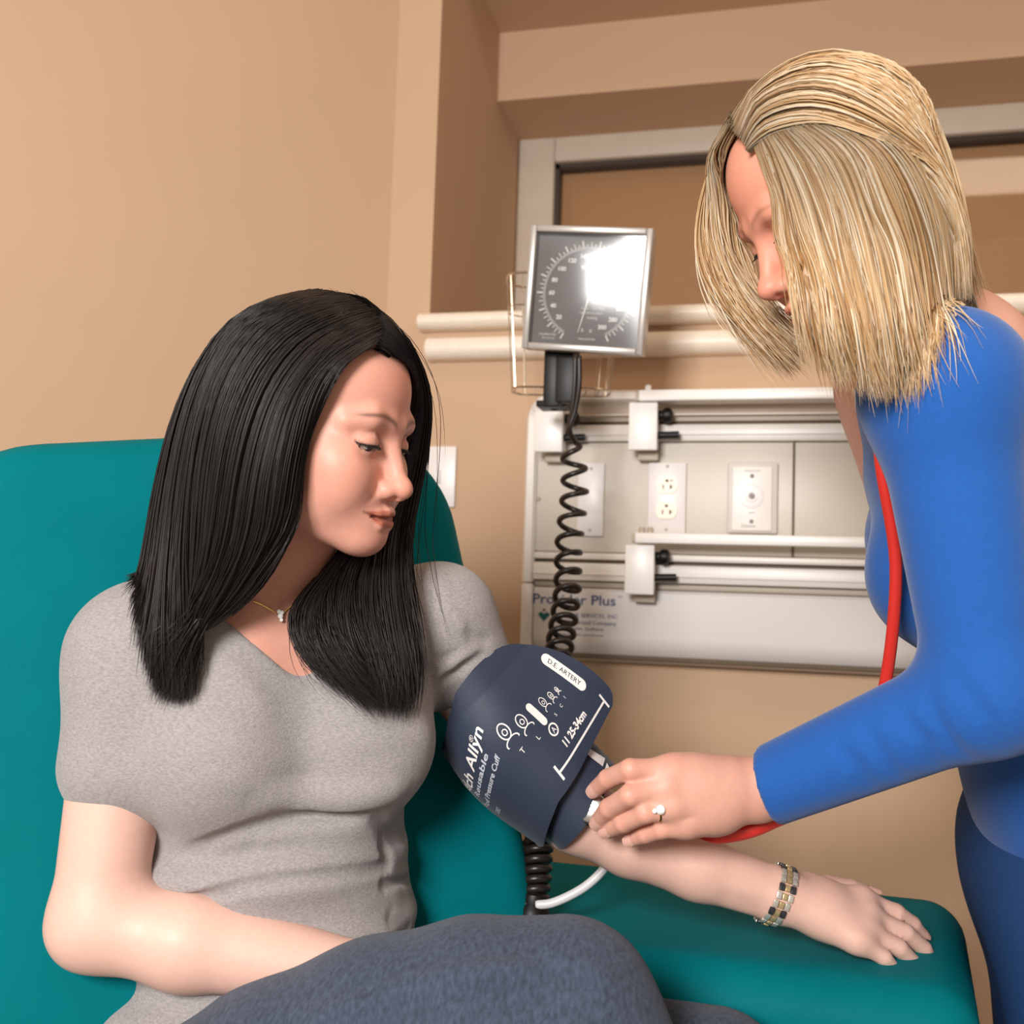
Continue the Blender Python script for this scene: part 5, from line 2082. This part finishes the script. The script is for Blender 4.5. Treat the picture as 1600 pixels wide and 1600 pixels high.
for a, b in ((0, 1), (1, 2), (2, 3)):        # tendons and the hollows between the knuckles
    q_ = (NJ[a][0] + NJ[b][0]) / 2
    nb = nrm(NWR - q_)
    sn.groove([q_ + cl(-.004, 0, -.012), q_ + nb * .012 + cl(0, 0, -.012), q_ + nb * .028 + cl(0, 0, -.014)], .007, -.0022)
for a in range(4):
    sn.groove([NJ[a][0] + cl(0, 0, -.012), (NJ[a][0] + NWR) / 2 + cl(0, 0, -.018), NWR + cl(0, 0, -.02)], .005, .0009)
    sn.bump(NJ[a][0] + cl(0, .002, -.010), .012, .0016)
    for q_ in (1, 2):
        for dd in (-.0022, .0022):
            ax3 = nrm(NJ[a][q_ + 1] - NJ[a][q_ - 1])
            c3 = NJ[a][q_] + ax3 * dd + cl(0, .002, -.0098)
            up3 = nrm(np.cross(ax3, CF))
            sn.groove([c3 - up3 * .006, c3, c3 + up3 * .006], .0014, -.0006)
Vn, Fn = sn.mesh(1)
NUR = thing('person', np.array([*P(1690, 1300, 1.1)[:2], 0.0]), 'blonde woman in a blue long sleeved top leaning in to check the cuff', 'person')
# shoulders and the far arm under the top
sb = SDF(np.minimum.reduce([NS_L, NS_R, NPL]) - .2, np.maximum.reduce([NS_L, NS_R, NPL]) + .2, .006)
sb.cone(NNB, (NS_L + NS_R) / 2, .055, .06, .03); sb.cone(NS_L, NS_R, .045, .045, .03); sb.cone((NS_L + NS_R) / 2, NPL, .10, .11, .05)
Vb_, Fb_ = sb.mesh(1)
V, F = join_vf((Vh, Fh), (Vn, Fn), (Vb_, Fb_))
ch = skin_colour(Vn, None, NSK, 0, 0)
kn = np.zeros(len(Vn))
for J in NJ[:4]:
    for q_ in (0, 1, 2, 3):
        kn = np.maximum(kn, np.exp(-np.sum((Vn - J[q_]) ** 2, 1) / .012 ** 2) * (.55 if q_ != 3 else .45))
kn = np.maximum(kn, .5 * np.exp(-np.sum((Vn - NWR) ** 2, 1) / .035 ** 2))[:, None] * .75
ch = ch * (1 - kn) + kn * np.array(srgb('#e89a80')[:3])
mesh_obj('body', V, F, 'skin', NUR, 180, np.concatenate([Ch, ch, skin_colour(Vb_, None, NSK, 0, 0)]))
eye_parts(NH, NUR, ns_)
for i, j in enumerate(NJ[:4]):
    m = MB(); nail(m, j[3], j[2], cl(-.2, .25, -1), .0080 * (1, 1.02, .98, .88)[i]); m.build('fingernail', 'nail', NUR, 180)
m = MB(); nail(m, NJ[4][3], NJ[4][2], cl(-.1, .9, .3), .0092); m.build('fingernail', 'nail', NUR, 180)

# blue top with long sleeve
TD = NPL - (NS_L + NS_R) / 2
tz = -nrm(TD); tx_ = nrm(NS_L - NS_R); tx_ = nrm(tx_ - tz * (tx_ @ tz)); tyv = np.cross(tz, tx_)
RT = np.stack([tx_, tyv, tz], 1)
mid = (NS_L + NS_R) / 2
st = SDF(np.minimum.reduce([NS_L, NS_R, NPL, NWR, NEL]) - .19, np.maximum.reduce([NS_L, NS_R, NPL, NEL]) + .19, .0038)
st.ell(mid + TD * .28, (.165, .105, .20), RT, 0)
st.ell(mid + TD * .70, (.150, .100, .20), RT, .06)
st.ell(mid + TD * 1.05, (.165, .115, .16), RT, .06)
front_ = tyv if tyv @ cl(-1, 0, 0) > 0 else -tyv
for sg_ in (-1, 1):
    st.ell(mid + TD * .38 + tx_ * (.07 * sg_) + front_ * .075, (.06, .055, .065), RT, .035)
st.cone(NS_L, NS_R, .058, .058, .05)
st.cone(NNB + (mid - NNB) * .5, NS_L, .05, .055, .05); st.cone(NNB + (mid - NNB) * .5, NS_R, .05, .055, .05)
st.cone(NS_L, NEL, .060, .046, .03)
cf0 = NWR + nrm(fwd_) * .012
st.cone(NEL, cf0, .046, .0365, .03)
REL_N = NS_R + cl(.06, -.26, .02)
st.cone(NS_R, REL_N, .060, .046, .03); st.cone(REL_N, NPL + cl(-.02, .08, .05), .046, .04, .03)
# sleeve hem: cut square, leaves a ribbed end
fd = nrm(fwd_)
hemn = nrm(fd + cl(.18, -.12, 0))
st.apply(below(cf0 - hemn * .004, -hemn) if False else (lambda X, Y, Z: np.maximum((X - cf0[0]) * hemn[0] + (Y - cf0[1]) * hemn[1] + (Z - cf0[2]) * hemn[2], np.sqrt((X - cf0[0]) ** 2 + (Y - cf0[1]) ** 2 + (Z - cf0[2]) ** 2) - .07)), cf0 - .08, cf0 + .08, .003, 's')
st.cone(NNB + (NNB - mid) * .2, NH(0, -.02, -.06), .066, .08, .006, 's')
for i, (t0, a0_) in enumerate(((.15, .4), (.28, -.5), (.42, .6), (.55, -.2), (.7, .5))):
    c3 = NEL + (cf0 - NEL) * t0
    q_ = nrm(np.cross(fd, CF))
    st.groove(project(st, np.array([c3 + q_ * .05 + cl(0, 0, -.05), c3 + fd * .012 * a0_ + cl(0, 0, -.06), c3 - q_ * .05 + cl(0, 0, -.05)]), 0, 10), .012, -.004)
V, F = st.mesh(2)
mesh_obj('top', V, F, 'shirt_blue', NUR, 180)
# trousers down to the floor and shoes
fl = np.array([*P(1690, 1300, 1.12)[:2], 0.0])
tr_ = SDF(np.minimum(fl, NPL) - .3, np.maximum(fl, NPL) + .25, .009)
tr_.ell(NPL + cl(.02, -.10, .02), (.17, .13, .16), RT, 0)
for sg_ in (-1, 1):
    a = NPL + tx_ * .085 * sg_ + np.array([0, 0, -.10]); b = fl + np.array([tx_[0], tx_[1], 0]) * .10 * sg_ + np.array([0, 0, .07])
    k_ = (a + b) / 2
    tr_.cone(a, k_, .095, .070, .05); tr_.cone(k_, b, .070, .055, .03)
V, F = tr_.mesh(2)
mesh_obj('trousers', V, F, 'trouser_blue', NUR, 180)
for sg_ in (-1, 1):
    b = fl + np.array([tx_[0], tx_[1], 0]) * .10 * sg_
    fx = nrm(np.array([front_[0], front_[1], 0]))
    ss = SDF(b - .2, b + .2, .006)
    ss.cone(b + np.array([0, 0, .045]) - fx * .03, b + fx * .15 + np.array([0, 0, .030]), .045, .030, 0)
    ss.apply(lambda X, Y, Z: Z - 0.001 + 0 * X + 0 * Y, b - .2, b + .2, .002, 's')
    V, F = ss.mesh(1)
    mesh_obj('shoe', V, F, 'white_plastic', NUR, 180)

# hair
rng = np.random.default_rng(11)
hN = lambda L_: [NH(*p_) for p_ in L_]
near_n = [drape(L_, ns_, range(0, 4), .012) for L_ in (
    [(1180, 232, .865), (1194, 268, .838), (1209, 320, .822), (1223, 375, .818), (1243, 430, .822), (1264, 495, .828), (1282, 560, .835)],
    [(1192, 218, .862), (1212, 262, .825), (1230, 325, .806), (1246, 395, .802), (1266, 470, .806), (1288, 540, .82), (1305, 600, .83)],
    [(1215, 205, .865), (1252, 255, .815), (1280, 330, .795), (1300, 410, .792), (1318, 490, .798), (1335, 560, .815), (1345, 620, .825)],
    [(1250, 195, .875), (1305, 240, .82), (1340, 322, .80), (1360, 410, .798), (1375, 495, .805), (1388, 570, .82), (1395, 630, .83)],
    [(1290, 188, .89), (1358, 230, .845), (1402, 315, .825), (1424, 415, .825), (1435, 500, .832), (1442, 570, .845), (1445, 610, .85)],
    [(1330, 185, .92), (1405, 230, .89), (1455, 320, .88), (1478, 425, .88), (1485, 500, .885), (1485, 550, .89), (1480, 590, .90)],
    [(1345, 190, .96), (1415, 245, .97), (1465, 335, .975), (1488, 440, .98), (1492, 510, .985), (1488, 560, .99), (1480, 590, .99)])]
far_n = [g_(L_) for L_ in (
    [(1182, 196, .90), (1150, 228, .925), (1124, 275, .945), (1106, 335, .955), (1108, 400, .96), (1130, 465, .96), (1172, 520, .955), (1228, 590, .95)],
    [(1180, 203, .89), (1156, 236, .912), (1132, 282, .93), (1116, 340, .945), (1120, 402, .95), (1146, 462, .952), (1190, 520, .95), (1240, 580, .948)],
    [(1180, 212, .88), (1162, 242, .90), (1144, 275, .918), (1128, 322, .935), (1132, 390, .945), (1158, 455, .95), (1200, 515, .95), (1248, 570, .95)],
    [(1190, 200, .92), (1158, 240, .95), (1136, 290, .97), (1122, 350, .98), (1132, 420, .985), (1162, 480, .985), (1210, 530, .98), (1258, 580, .98)])]
top_n = [drape(L_, ns_, range(0, 6), .007) for L_ in (
    [(1172, 240, .858), (1192, 222, .845), (1228, 208, .84), (1275, 200, .845), (1325, 205, .85), (1385, 240, .86)],
    [(1168, 226, .864), (1180, 192, .852), (1210, 168, .852), (1255, 155, .862), (1310, 158, .87), (1375, 195, .875)])]
top_n += [g_(L_) for L_ in (
    [(1170, 216, .885), (1182, 180, .885), (1212, 148, .89), (1258, 130, .90), (1316, 130, .905), (1382, 168, .905)],
    [(1172, 208, .905), (1188, 172, .915), (1218, 140, .925), (1264, 122, .935), (1322, 124, .945), (1388, 164, .945)],
    [(1176, 204, .925), (1190, 165, .945), (1220, 136, .96), (1265, 124, .97), (1320, 132, .98), (1385, 178, .98)])]
for g2, dd in zip(top_n, (.845, .855, .88, .93, .975)):
    g2 += [P(1452, 268, dd + .01), P(1490, 370, dd + .02), P(1496, 480, dd + .03)]
FN, ON = (ns_, st), (.003, .004)
hp = []
for lay, n_, th_, rr_ in ((0, 1500, .014, .00065), (1, 900, .007, .00045)):
    hp.append((hair_sheet(rng, near_n, n_, FN, ON, th_, 34, .006, .004 + .004 * lay, 22, lenvar=.08), rr_))
    hp.append((hair_sheet(rng, far_n, int(n_ * .75), FN, ON, th_ * 1.6, 22, .007, .005 + .005 * lay, 22, lenvar=.10), rr_))
    hp.append((hair_sheet(rng, top_n, int(n_ * .8), FN, (.004, .004), th_, 20, .004, .003, 18), rr_))
vf, cc = [], []
pal = np.array([srgb(c)[:3] for c in ('#d2b58f', '#c39b6d', '#e2cfb4', '#a97f52', '#8a6038', '#ccaa80')])
for S_, r_ in hp:
    v_, f_ = strands_vf(S_, np.full(len(S_), r_) * rng.uniform(.7, 1.25, len(S_)))
    vf.append((v_, f_))
    pc = pal[rng.choice(6, len(S_), p=[.28, .22, .2, .12, .06, .12])]
    mm_ = S_.shape[1]
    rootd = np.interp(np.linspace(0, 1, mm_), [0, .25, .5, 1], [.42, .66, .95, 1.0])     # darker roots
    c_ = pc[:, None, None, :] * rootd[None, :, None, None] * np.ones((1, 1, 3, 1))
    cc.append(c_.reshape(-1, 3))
for gl_ in (near_n, top_n):
    v_, f_ = under([g[:-1] for g in gl_], .007, NH.o, 30, 24, FN, (.003, .003))
    vf.append((v_, f_)); cc.append(np.tile(np.array(srgb('#9a7145')[:3]), (len(v_), 1)))
V, F = join_vf(*vf)
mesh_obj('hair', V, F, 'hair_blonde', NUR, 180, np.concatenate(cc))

# ------------------------------------------------------------------ ring on her finger
rc = NJ[2][0] + (NJ[2][1] - NJ[2][0]) * .62
rd = nrm(NJ[2][1] - NJ[2][0])
e1_ = nrm(np.cross(rd, CF)); e2_ = np.cross(rd, e1_)
RG = thing('finger_ring', rc, 'gold ring with a clear stone on the nurse\'s hand', 'ring')
MB().tube([rc + .0112 * (math.cos(2 * math.pi * k / 32) * e1_ + math.sin(2 * math.pi * k / 32) * e2_) for k in range(32)], .0011, 8, closed=True).build('band', 'ring_gold', RG)
sd = nrm(cl(-.1, .25, -1)); sd = nrm(sd - rd * (sd @ rd))
sc3 = rc + sd * .0118
MB().lathe(sc3, sd, [(.0016, -.001), (.0042, .0014), (.0046, .0024), (.0030, .0042), (.0012, .0044)], 10).build('stone', 'stone', RG, 20)
MB().lathe(sc3 + rd * .0055 - sd * .0006, sd, [(.0010, -.001), (.0022, .0008), (.0024, .0014), (.0014, .0022)], 8).build('stone', 'stone', RG, 20)
MB().lathe(sc3 - rd * .0055 - sd * .0006, sd, [(.0010, -.001), (.0022, .0008), (.0024, .0014), (.0014, .0022)], 8).build('stone', 'stone', RG, 20)

# ------------------------------------------------------------------ stethoscope under her hand
STE = thing('stethoscope', P(918, 1275, 1.0), 'red stethoscope tube and steel chest piece held under the nurse\'s hand', 'stethoscope')
cp = P(926, 1264, .994)
cn = nrm(cl(-.15, .30, -.95))
MB().lathe(cp, cn, [(.0145, -.004), (.0155, -.002), (.0155, .001), (.013, .0022), (.006, .0028), (.002, .003)], 28).build('chest_piece', 'chrome', STE)
MB().lathe(cp - cn * .005, cn, [(.0150, 0), (.0165, .001), (.0165, .003), (.0150, .004)], 28).build('rim', 'black_rubber', STE)
tb = catmull([P(945, 1268, 1.0), P(985, 1266, 1.0), P(1050, 1275, .995), P(1100, 1302, .985), P(1150, 1301, .982), P(1205, 1282, .985), P(1290, 1235, 1.0), P(1370, 1120, 1.0), P(1400, 900, .95), P(1375, 700, .90), P(1400, 600, .88)], 90)
V, F = sweep(tb, np.interp(np.arange(90), [0, 20, 30, 50, 60, 89], [.004, .0045, .0085, .0085, .006, .0055]), 12)
mesh_obj('tubing', V, F, 'red_rubber', STE, 180)
# ------------------------------------------------------------------ bracelet watch and necklace of the patient
mat('steel_link', '#d6d0c6', 0.3, metal=0.6)
mat('steel_gold', '#cdb588', 0.3, metal=0.6)
mat('link_dark', '#4a4a50', 0.3, metal=0.6)
wd = nrm(LWR - P(1090, 1355, 1.035))
wc = LWR - wd * .001
w1 = nrm(np.cross(wd, cl(0, 0, 1))); w2 = np.cross(wd, w1)
WT = thing('bracelet_watch', wc, 'steel link bracelet round the wrist on the armrest', 'bracelet')
nl_ = 22
for k in range(nl_):
    th = 2 * math.pi * (k + .5) / nl_
    rad_ = .0300
    o_ = wc + rad_ * (math.cos(th) * w1 + math.sin(th) * w2) + wd * (.004 * math.cos(th))
    er = math.cos(th) * w1 + math.sin(th) * w2; et = -math.sin(th) * w1 + math.cos(th) * w2
    Rl = np.stack([et, wd, er], 1)
    for dx, m_ in ((-.0058, 'steel_link'), (0, 'steel_gold'), (.0058, 'steel_link')):
        MB().box(o_ + wd * dx, (.0074 if dx else .0064, .0052, .0028 if dx else .0034), .0007, Rl).build('link', m_ if (k % 3 or dx == 0) else 'link_dark', WT)
nkp = [P(398, 938, .905), P(415, 948, .90), P(430, 956, .897), P(446, 962, .894), P(458, 955, .896), P(475, 940, .90), P(492, 920, .91)]
nkp = project(SK, np.array(catmull(nkp, 40)), .0012)
NK = thing('necklace', nkp[20], 'fine gold necklace with a small clear pendant at the woman\'s throat', 'necklace')
MB().tube(nkp, .0006, 6).build('chain', 'ring_gold', NK)
pd = project(SK, np.array([P(447, 965, .89), P(444, 958, .89), P(450, 960, .89), P(449, 971, .89)]), .003)
for q_, r_ in zip(pd, (.0026, .0020, .0020, .0018)):
    MB().lathe(q_, -CF, [(.0008, -r_ * .4), (r_, 0), (r_ * .9, r_ * .3), (r_ * .4, r_ * .6)], 8).build('pendant_stone', 'stone', NK, 20)
